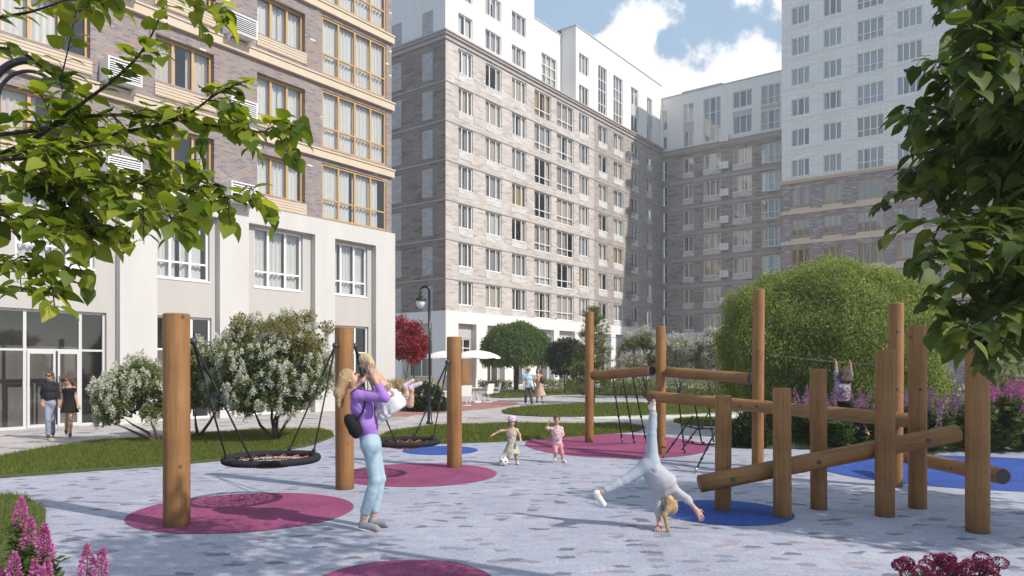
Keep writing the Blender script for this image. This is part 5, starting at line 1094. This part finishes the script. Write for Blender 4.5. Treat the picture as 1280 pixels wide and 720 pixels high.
def figure(label, J, s, face, up=(0,0,1), h=.008, skin='skin', head_s=1.0, shirt=None, pants=None, dress=None, shoes=None, hair=None, kid=False, hands=None, group=None, palm=None, eyes=True):
    J={k:V3(v) for k,v in J.items()}; lo=np.min([v for v in J.values()],0)-.2; hi=np.max([v for v in J.values()],0)+.2
    base=J.get('base',np.array([J['pelvis'][0],J['pelvis'][1],0])); o=thing('person',label,'person',(base[0],base[1],max(0,float(base[2]))),0,group)
    f=unit(face); u=V3(up); u=unit(u-(u@f)*f); r=np.cross(f,u); hs=s*head_s; hc=J['head']
    tw=unit(J['sL']-J['sR']); spine=unit(J['neck']-J['pelvis']); fw=unit(np.cross(spine,tw)*1.0)   # chest forward is only used for breadth
    k_=.85 if kid else 1.0
    def torso(F_,g=0.0,k=.05,low=True):
        ch=J['chest']; pv=J['pelvis']; w_=(ch+pv)/2; q=.075*s*k_
        F_.cap(ch-tw*q,ch+tw*q,.105*s*k_+g,.105*s*k_+g,k); F_.cap(w_-tw*.055*s*k_,w_+tw*.055*s*k_,.092*s*k_+g,.092*s*k_+g,k)
        F_.cap(ch,w_,.108*s*k_+g,.095*s*k_+g,k)
        if low: F_.cap(w_,pv,.095*s*k_+g,.105*s*k_+g,k); F_.cap(J['hR'],J['hL'],.098*s*k_+g,.098*s*k_+g,k)
        F_.cap(J['sR'],J['sL'],.05*s*k_+g,.05*s*k_+g,k); F_.cap(J['neck'],ch,.06*s*k_+g,.09*s*k_+g,k)
    def arm(F_,S_,g=0.0,upto=2.0,k=.025):
        a,b,c=J['s'+S_],J['e'+S_],J['w'+S_]; F_.cap(a,a+(b-a)*min(1,upto),.052*s*k_+g,(.052-.014*min(1,upto))*s*k_+g,k)
        if upto>1: t=upto-1; F_.cap(b,b+(c-b)*t,.039*s*k_+g,(.039-.012*t)*s*k_+g,k)
    def leg(F_,S_,g=0.0,upto=2.0,k=.03,fl=0):
        a,b,c=J['h'+S_],J['k'+S_],J['a'+S_]; F_.cap(a,a+(b-a)*min(1,upto),.086*s*k_+g,(.086-.032*min(1,upto))*s*k_+g,k)
        if upto>1:
            t=upto-1; F_.cap(b,b+(c-b)*t,.053*s*k_+g,(.053-.017*t)*s*k_+g+fl,k); m=b+(c-b)*min(.3,t); F_.cap(m,b+(c-b)*min(.5,t),.054*s*k_+g*.6,.047*s*k_+g*.6,k)
    def headf(F_,g=0.0):
        F_.ell(hc+u*.018*hs-f*.008*hs,(r,f,u),(.076*hs+g,.096*hs+g,.108*hs+g),.02)
    B=Field(lo,hi,h); torso(B); arm(B,'L'); arm(B,'R'); leg(B,'L'); leg(B,'R')
    B.cap(J['neck'],hc-u*.05*hs-f*.015*hs,.052*s*k_,.05*hs,.03); headf(B)
    B.ell(hc-u*.065*hs+f*.032*hs,(r,f,u),(.052*hs,.058*hs,.052*hs),.03)
    B.cap(hc+f*.088*hs+u*.005*hs,hc+f*.108*hs-u*.028*hs,.008*hs,.015*hs,.012)
    for q in (-1,1):
        B.ell(hc+r*q*.078*hs-u*.01*hs-f*.01*hs,(r,f,u),(.012*hs,.02*hs,.032*hs),.008)
        B.ell(hc+r*q*.034*hs+f*.094*hs+u*.008*hs,(r,f,u),(.02*hs,.014*hs,.012*hs),0,'sub')
    for S_ in 'LR':
        w_=J['w'+S_]; d=J.get('f'+S_); d=unit(w_-J['e'+S_]) if d is None else unit(d); pn=unit((palm or {}).get(S_,np.cross(d,[.3,.9,.2]))); pn=unit(pn-(pn@d)*d); sd=np.cross(pn,d)*(1 if S_=='L' else -1)
        hl=.185*s*k_*(.92 if kid else 1); fr=max(.0088*s*k_,h*.95)
        kn=w_+d*hl*.48
        B.cap(w_,kn+sd*.012*s,.024*s*k_,.024*s*k_,.02); B.cap(w_+sd*.012*s,kn+sd*.026*s*k_,.02*s*k_,.017*s*k_,.015); B.cap(w_-sd*.012*s,kn-sd*.026*s*k_,.02*s*k_,.016*s*k_,.015)
        for q,ln in ((-1.5,.40),(-.5,.50),(.5,.53),(1.5,.46)):
            a=kn+sd*q*.0225*s*k_; spread=unit(d+sd*q*.09); m=a+spread*hl*ln*.5+pn*.012*s; e=m+unit(spread+pn*.55)*hl*ln*.5; B.cap(a,m,fr,fr*.97,.006); B.cap(m,e,fr*.97,fr*.85,.004)
        a=w_+d*hl*.12+sd*.03*s*k_; m=a+unit(d*.7+sd*.9+pn*.2)*hl*.26; B.cap(a,m,fr*1.3,fr*1.1,.012); B.cap(m,m+unit(d+sd*.25+pn*.3)*hl*.22,fr*1.1,fr*.95,.004)
    for S_ in 'LR': 
        t=J['t'+S_]; a=J['a'+S_]; he=J.get('q'+S_,a); B.cap(he,t,.036*s*k_,.024*s*k_,.02); B.cap(a,he,.036*s*k_,.036*s*k_,.02)
    V,Q=B.mesh(); npbuild('body',V,Q,M[skin],o,True)
    def piece(name,mat,fn,hh=None):
        F_=Field(lo,hi,hh or h); fn(F_); V,Q=F_.mesh()
        if len(Q): return npbuild(name,V,Q,M[mat],o,True)
    if pants:
        mat,up_,fl=pants
        def fn(F_):
            leg(F_,'L',.0105*s,up_,.02,fl); leg(F_,'R',.0105*s,up_,.02,fl); F_.cap(J['hR'],J['hL'],.108*s*k_,.108*s*k_,.04); F_.cap(J['pelvis'],J['pelvis']+spine*.06*s,.112*s*k_,.104*s*k_,.04); F_.wrinkle(.0022*s,42)
            F_.clip(J['pelvis']+spine*.09*s,spine)
        piece('trousers' if up_>1.3 else 'shorts',mat,fn)
    if shirt:
        mat,sl_,hem=shirt
        def fn(F_):
            torso(F_,.016*s,.05,hem<.0); 
            if hem>=0: F_.cap((J['chest']+J['pelvis'])/2,J['pelvis']+spine*hem*s,.106*s*k_,.110*s*k_,.05); 
            else: F_.cap(J['pelvis'],J['pelvis']-spine*(-hem)*s,.128*s*k_,.138*s*k_,.04)
            F_.clip(J['pelvis']+spine*hem*s,-spine); F_.clip(J['neck']+spine*.012*s,unit(spine+.0*fw))
            arm(F_,'L',.013*s,sl_); arm(F_,'R',.013*s,sl_); F_.wrinkle(.004*s,48,1.0)
        piece('shirt',mat,fn)
    if dress:
        mat,sl_,end,rr,top=dress; end=V3(end); ax=unit(end-J['pelvis'])
        def fn(F_):
            torso(F_,.014*s,.05); w_=(J['chest']+J['pelvis'])/2; F_.cap(w_,end+ax*.0,.10*s*k_,rr,.05); F_.cap(J['pelvis'],end+ax*.02,.12*s*k_,rr,.05)
            F_.clip(end,ax); F_.clip(J['neck']-spine*top*s,spine)
            if sl_: arm(F_,'L',.013*s,sl_); arm(F_,'R',.013*s,sl_)
            F_.wrinkle(.006*s,60,.4)
        piece('dress',mat,fn)
    if shoes:
        mat,sole=shoes
        for S_ in 'LR':
            def fn(F_,S_=S_):
                t=J['t'+S_]; a=J['a'+S_]; he=J.get('q'+S_,a); d=unit(t-he); dn=unit((he-a) if np.linalg.norm(he-a)>1e-3 else [0,0,-1]); F_.cap(he,t,.043*s*k_,.034*s*k_,.02); F_.cap(he-dn*.03*s,he,.042*s*k_,.044*s*k_,.02); F_.cap(he+dn*.02*s,t+dn*.012*s+d*.01,.036*s*k_,.034*s*k_,.008)
                F_.clip(he+dn*.048*s*k_,dn)
            piece('shoe',mat,fn)
            def fs(F_,S_=S_):
                t=J['t'+S_]; a=J['a'+S_]; he=J.get('q'+S_,a); dn=unit((he-a) if np.linalg.norm(he-a)>1e-3 else [0,0,-1]); F_.cap(he+dn*.036*s,t+dn*.02*s,.044*s,.040*s,.005); F_.clip(he+dn*.05*s*k_,dn); F_.clip(he+dn*.032*s,-dn)
            if sole and s>.7: piece('sole','shoe_white',fs,.006)
    if hair:
        mat,fn_=hair
        def fn(F_):
            F_.ell(hc+u*.028*hs-f*.014*hs,(r,f,u),(.090*hs,.104*hs,.112*hs),.01); F_.ell(hc+f*.085*hs-u*.035*hs,(r,f,u),(.082*hs,.075*hs,.105*hs),0,'sub')
            if fn_: fn_(F_,hc,r,f,u,hs)
            F_.wrinkle(.0035*s,110,.3)
        piece('hair',mat,fn)
    if eyes:
        for q in (-1,1):
            m=MB(); m.sphere(hc+r*q*.034*hs+f*.086*hs+u*.008*hs,.011*hs,8); m.build('eye',M['eye'],o,True,world=True)
        m=MB(); m.sphere((0,0,0),1,10); vs=[V3(v) for v in m.v]; m.v=[tuple(hc+f*.087*hs-u*.062*hs+r*v[0]*.022*hs+f*v[1]*.007*hs+u*v[2]*.007*hs) for v in vs]; m.build('mouth',M['lip'],o,True,world=True)
    return o,piece,(hc,r,f,u,hs)
def JP(**k): return {n:tuple(P(*v)) for n,v in k.items()}
# the woman lifting a child
Y=8.0
def long_hair(ln,sway=(0,0,0),w_=.055):
    def g(F_,hc,r,f,u,hs):
        sw=V3(sway); 
        for q in (-1,-.3,.3,1):
            a=hc+r*q*.055*hs-f*.055*hs+u*.03*hs; m=a-f*.04*hs+np.array([0,0,-.12*hs])+sw*.5+r*q*.01; e=a+np.array([0,0,-ln])+sw+r*q*.03*hs; F_.cap(a,m,w_*hs,w_*hs*.95,.03); F_.cap(m,e,w_*hs*.95,.016*hs,.03)
    return g
fig,piece,hd=figure('woman in lilac cardigan and pale jeans lifting a small child',JP(pelvis=(462.5,551,8),chest=(453.5,510,8),neck=(446,487,8),head=(438,474,8),sR=(448,495,7.86),sL=(451,494,8.15),eR=(481,497,7.78),eL=(484,495,8.2),wR=(468,473,7.84),wL=(470,473,8.14),hR=(463,556,7.92),hL=(464.5,556,8.08),kR=(469,600,7.90),kL=(475,598,8.1),aR=(455,645,7.92),aL=(467,642,8.1),qR=(453,656.5,7.92),tR=(470,659.5,7.86),qL=(465,652.5,8.1),tL=(482,654.5,8.06))|{'fR':(-.25,.25,.9),'fL':(-.25,-.25,.9)},.98,(.72,.06,.58),(-.55,0,.8),h=.0075,shirt=('lilac_knit',1.55,.03),pants=('jeans',1.86,.012),shoes=('shoe_grey',1),hair=('blonde',long_hair(.29,(-.05,0,0))),palm={'R':(0,1,0),'L':(0,-1,0)})
# her bag
bc=P(441.5,531,7.84); t=thing('shoulder_bag','small black shoulder bag on the back of the woman in lilac','bag',bc)
F_=Field(bc-Vector((.2,.2,.2)),bc+Vector((.2,.2,.2)),.006); ax=unit((.55,0,-.8)); nx=unit((.8,0,.55)); F_.ell(bc,(ax,(0,1,0),nx),(.135,.085,.075),.01); F_.cap(V3(bc)+ax*.06-nx*.03,V3(bc)+ax*.1-nx*.03,.06,.05,.02); V,Q=F_.mesh(); npbuild('bag_body',V,Q,M['black_cloth'],t,True)
m=MB(); m.tube(catmull([P(446,524,7.80),P(453,515,7.82),P(456,503,7.80),P(452,493,7.86),P(447,489,7.98)],5),.011,6); m.build('strap',M['black_cloth'],t,True,world=True)
# the lifted child
figure('small blonde child in white tulle skirt held up by the woman in lilac',JP(pelvis=(486,492,8),chest=(471,474,8),neck=(463,462,8),head=(456.5,452,8),sR=(466,464,8.09),sL=(465,465,7.91),eR=(453,475,8.12),eL=(453.5,476,7.87),wR=(444,483,8.1),wL=(443,485,7.87),hR=(490,496,8.05),hL=(490,497,7.95),kR=(509,501,8.06),kL=(513,506,7.93),aR=(508,486,8.07),aL=(515,488,7.92),qR=(506,482,8.07),tR=(515,476,8.07),qL=(513,484.5,7.92),tL=(525,480,7.92))|{'base':tuple(P(486,492,8))},.56,(-.82,-.25,-.45),(-.45,0,.85),h=.006,kid=False,head_s=1.22,dress=('floral',.35,P(480,484,8),.07,.03),shoes=('shoe_lilac',0),hair=('light_blonde',long_hair(.10,(.02,0,0),.06)))
o=bpy.data.objects[[q.name for q in bpy.data.objects if q.name.startswith('person')][-1]]
F_=Field(P(470,540,7.7),P(520,460,8.3),.006); a=V3(P(478,483,8)); e=V3(P(496,508,8)); ax=unit(e-a); F_.cap(a,e,.06,.155,.03); F_.cap(a,V3(P(486,516,8)),.06,.13,.05); F_.wrinkle(.010,70); F_.clip(e+ax*.05,ax); V,Q=F_.mesh(); npbuild('skirt',V,Q,M['tulle'],o,True)
# the girl turning a cartwheel
def pony(F_,hc,r,f,u,hs):
    for q in range(7):
        a=q*.9; F_.ell(hc-f*.07*hs+r*math.cos(a)*.045*hs+u*math.sin(a)*.05*hs,(r,f,u),(.03*hs,.035*hs,.03*hs),.01)
    a=hc-f*.085*hs-r*.03*hs+u*.02*hs; p1=V3(P(830.5,643,7.86)); p2=V3(P(835,662,7.84)); p3=V3(P(837.5,671,7.85)); pm=(a+p1)/2+np.array([-.01,0,.01]); F_.cap(a,pm,.036*hs,.034*hs,.03); F_.cap(pm,p1,.034*hs,.031*hs,.03); F_.cap(p1,p2,.031*hs,.021*hs,.03); F_.cap(p2,p3,.021*hs,.009,.02)
fig,piece,hd=figure('girl in light grey clothes turning a cartwheel on one hand',JP(pelvis=(811,583,7.97),chest=(828,603,7.97),neck=(833,617,7.97),head=(838,629.5,7.95),sR=(841.5,611,7.95),sL=(823.5,616,7.99),eR=(859,624,7.93),eL=(822.5,637,7.98),wR=(870,637,7.93),wL=(824,657,7.95),hR=(815,578,7.97),hL=(807,584,7.97),kR=(814.5,542,7.97),kL=(781,600,7.93),aR=(816.5,514,7.97),aL=(753,614.5,7.9),qR=(815,509,7.98),tR=(817,501,7.93),qL=(745.5,617,7.9),tL=(755,630,7.9),base=(824,661,7.95))|{'fR':(.55,-.1,-.8),'fL':(-.2,-.8,-.12)},.80,(.12,.97,.1),(.25,.1,-1),h=.007,head_s=1.06,shirt=('grey_shirt',1.25,.0),pants=('grey_jeans',1.85,.004),shoes=('shoe_white',0),hair=('blonde',pony),palm={'R':(-.3,.9,-.2),'L':(0,0,-1)},eyes=False)
# loose hem of her top, falling towards her chest
def hem(F_):
    a=V3(P(826,600,7.97)); e=V3(P(814,582,7.97)); ax=unit(e-a); F_.cap(a,e+ax*.02,.09,.108,.03); F_.wrinkle(.007,45); F_.clip(e,ax)
piece('shirt_hem','grey_shirt',hem)
# two toddlers
Y=13.2
fig,piece,hd=figure('little girl in pink helmet and cream floral dress kicking a ball',JP(pelvis=(640,558,Y),chest=(640,543,Y),neck=(640,534.5,Y),head=(640,526.5,Y-.03),sR=(634,537.5,Y),sL=(646,537.5,Y),eR=(625.5,538.5,Y-.05),eL=(649.5,543.5,Y-.05),wR=(617,543,Y-.08),wL=(650.5,549,Y-.12),hR=(637,561,Y),hL=(643,561,Y),kR=(636,568.5,Y-.12),kL=(645,569.5,Y-.02),aR=(634,577,Y-.06),aL=(646,577.5,Y+.05),tR=(632.5,579.3,Y-.18),tL=(648,580.3,Y-.08)),.52,(0,-.93,-.25),h=.006,head_s=1.38,dress=('cream_floral',0,P(639.5,566,Y),.155,.02),shoes=('shoe_white',0),hair=('brown_hair',long_hair(.12,(.03,.02,0),.05)),kid=False)
hc,r,f,u,hs=hd
def helm(F_):
    F_.ell(hc+u*.04*hs-f*.012*hs,(r,f,u),(.112*hs,.128*hs,.115*hs),.01); F_.clip(hc+u*.03*hs,-u)
piece('helmet','helmet',helm)
def strap(F_): 
    for q in (-1,1): F_.cap(hc+r*q*.085*hs+u*.03*hs,hc-u*.11*hs+f*.03*hs,.008,.008,.004)
Y=13.5
figure('toddler in white top and pink shorts running with one hand raised',JP(pelvis=(697,554,Y),chest=(696,541,Y),neck=(696,532,Y),head=(696,524.5,Y-.03),sR=(690.5,535.5,Y),sL=(701.5,535.5,Y),eR=(682.5,535,Y-.06),eL=(704,543.5,Y-.03),wR=(686,528.5,Y-.1),wL=(699.5,548,Y-.15),hR=(694,557,Y),hL=(700,557,Y),kR=(694.5,565,Y-.16),kL=(702.5,566,Y-.02),aR=(693.5,573,Y-.02),aL=(703.5,575.5,Y+.02),tR=(694,576,Y-.12),tL=(707,577.2,Y-.12)),.52,(.05,-.95,-.1),h=.006,head_s=1.36,shirt=('pink_floral',.75,-.02),pants=('pink_cloth',1.02,.006),shoes=('shoe_white',0),hair=('brown_hair',None))
# the couple at the entrance
Y=17.85
G_C='couple strolling hand in hand by the entrance'
def glasses(piece,hd):
    hc,r,f,u,hs=hd
    def fn(F_):
        for q in (-1,1): F_.ell(hc+r*q*.034*hs+f*.100*hs+u*.008*hs,(r,f,u),(.03*hs,.014*hs,.024*hs),.006); F_.cap(hc+r*q*.06*hs+f*.09*hs+u*.01*hs,hc+r*q*.085*hs+u*.01*hs,.007,.007,.004)
    piece('sunglasses','black_cloth',fn)
fig,piece,hd=figure('man in charcoal sweater and blue grey trousers walking by the glass entrance',JP(pelvis=(63,503,Y),chest=(62.5,486,Y),neck=(62.5,477,Y),head=(62.5,470,Y-.03),sR=(54.8,480.5,Y),sL=(70.2,480.5,Y),eR=(52.8,492,Y+.03),eL=(72.3,492,Y+.03),wR=(53.8,503,Y-.1),wL=(73.8,503,Y-.06),hR=(60,505,Y),hL=(66,505,Y),kR=(60,525,Y-.15),kL=(65.5,525,Y+.05),aR=(60.5,544.8,Y-.12),aL=(66,541,Y+.32),tR=(60.3,547.2,Y-.3),tL=(66.5,545.5,Y+.22)),.93,(.05,-.98,0),h=.009,skin='skin_tan',shirt=('dark_navy',1.6,.02),pants=('blue_grey',1.95,.012),shoes=('shoe_brown',0),hair=('brown_hair',None),group=G_C)
glasses(piece,hd)
fig,piece,hd=figure('woman in short black dress walking by the glass entrance',JP(pelvis=(87,502,Y),chest=(86.5,489,Y),neck=(86,482,Y),head=(85.5,475.5,Y-.02),sR=(80.8,485,Y),sL=(92,485,Y),eR=(79,494.5,Y),eL=(94.6,496,Y+.02),wR=(76.2,503,Y-.06),wL=(97,506,Y-.06),hR=(84.5,505,Y),hL=(89.5,505,Y),kR=(84,522.5,Y+.02),kL=(88,524.5,Y-.13),aR=(82.8,539,Y+.3),aL=(87.6,543.5,Y-.1),tR=(82.8,543,Y+.2),tL=(87.5,546.3,Y-.24)),.86,(-.45,-.88,.0),h=.009,skin='skin_tan',dress=('black_cloth',0,P(87,515.5,Y-.02),.20,.07),shoes=('shoe_brown',0),hair=('brown_hair',long_hair(.26,(.06,.03,0))),group=G_C)
glasses(piece,hd)
m=MB()
for q,(sx,cx) in enumerate((((81.8),(84.3)),((91.2),(88.7)))): m.tube([P(cx,490,Y-.13),P(sx,484.5,Y-.075),P(sx,482.5,Y+.0),P(cx,488,Y+.11)],.008,5)
m.build('shoulder_strap',M['black_cloth'],fig,True,world=True)
# the couple far away
Y=33.3; G_C='couple strolling towards the long beige block'
fig,piece,hd=figure('man in pale blue shirt and straw hat strolling near the dome shaped tree',JP(pelvis=(660.5,483,Y),chest=(660.3,473,Y),neck=(660.3,466.5,Y),head=(660.8,462.3,Y),sR=(655,469,Y),sL=(665.8,469,Y),eR=(653.6,476,Y),eL=(667,476.5,Y),wR=(654.8,483,Y-.1),wL=(668,483.5,Y-.08),hR=(658.4,484.5,Y),hL=(662.8,484.5,Y),kR=(657.3,494,Y),kL=(663.6,494.3,Y-.1),aR=(656.8,502.3,Y+.15),aL=(664.8,503.6,Y-.1),tR=(657,504.3,Y),tL=(665,505.8,Y-.3)),1.0,(.2,-.95,0),h=.012,shirt=('sky_shirt',.8,-.05),pants=('dark_trouser',1.95,.01),shoes=('black_cloth',0),hair=('brown_hair',None),group=G_C)
hc,r,f,u,hs=hd; m=MB(); m.lathe([(.17,.055),(.10,.075),(.092,.15),(.06,.17),(0,.165)],hc,20); m.lathe([(0,.06),(.17,.05)],hc,20); m.build('hat',M['straw_hat'],fig,True,world=True)
figure('woman in peach midi dress strolling beside the man in the straw hat',JP(pelvis=(674,483,Y),chest=(673,474,Y),neck=(672.5,467.5,Y),head=(672.8,463,Y),sR=(668.5,470,Y),sL=(677.2,470,Y),eR=(668.2,477,Y-.08),eL=(678.2,477,Y-.06),wR=(672,473,Y-.25),wL=(675,475,Y-.25),hR=(672,485,Y),hL=(676,485,Y),kR=(672,493.5,Y),kL=(677,494,Y-.05),aR=(671,501.6,Y+.2),aL=(678.5,502.8,Y-.1),tR=(671.5,503.6,Y+.08),tL=(679,505,Y-.28)),.95,(-.1,-.98,0),h=.012,dress=('peach',.7,P(675.5,495,Y),.26,.0),shoes=('shoe_brown',0),hair=('brown_hair',long_hair(.22)),group=G_C)
hb=P(678,475,Y-.3); t=thing('handbag','dark handbag carried by the woman in the peach dress','bag',hb); m=MB(); m.sphere(hb,1,14,0,(.13,.07,.17)); m.build('bag_body',M['shoe_brown'],t,True,world=True); m=MB(); m.tube([hb+Vector((-.07,0,.14)),hb+Vector((0,.0,.27)),hb+Vector((.07,0,.14))],.012,6); m.build('handle',M['shoe_brown'],t,True,world=True)
# the child sitting on the longest log
Y=11.45
figure('child in mottled purple sweater sitting on the longest log, arms up to the cable',JP(pelvis=(1055,502,Y),chest=(1052.5,486.5,Y-.02),neck=(1054,476.5,Y),head=(1056,468,Y+.02),sR=(1047.5,479,Y),sL=(1060,479,Y),eR=(1045,467,Y+.03),eL=(1063,467.5,Y+.03),wR=(1045,457.5,Y+.06),wL=(1063,458.5,Y+.02),hR=(1053,504,Y+.06),hL=(1059,504,Y+.02),kR=(1061,512,Y+.33),kL=(1070,519,Y+.30),aR=(1071,531,Y+.34),aL=(1081,537,Y+.28),tR=(1073,536,Y+.30),tL=(1086,543,Y+.24),base=(1055,509,Y)),.66,(.15,.95,.2),h=.006,head_s=1.2,shirt=('camo',1.6,.07),pants=('black_cloth',1.92,.004),shoes=('shoe_brown',0),hair=('brown_hair',long_hair(.14)),eyes=False)
# the faint summer haze between the houses
m=bpy.data.materials.new('haze'); m.use_nodes=True; t=m.node_tree; N=t.nodes; N.remove(N['Principled BSDF']); pv=N.new('ShaderNodeVolumePrincipled'); pv.inputs['Color'].default_value=(1,.97,.94,1); pv.inputs['Density'].default_value=HAZE; pv.inputs['Anisotropy'].default_value=.3
t.links.new(pv.outputs[0],N['Material Output'].inputs['Volume'])
if HAZE>0:
    mb=MB(); mb.box(-95,125,-35,135,-1,47); o=mb.build('haze',m); tag(o,kind='stuff',label='faint summer haze in the courtyard air',cat='haze')
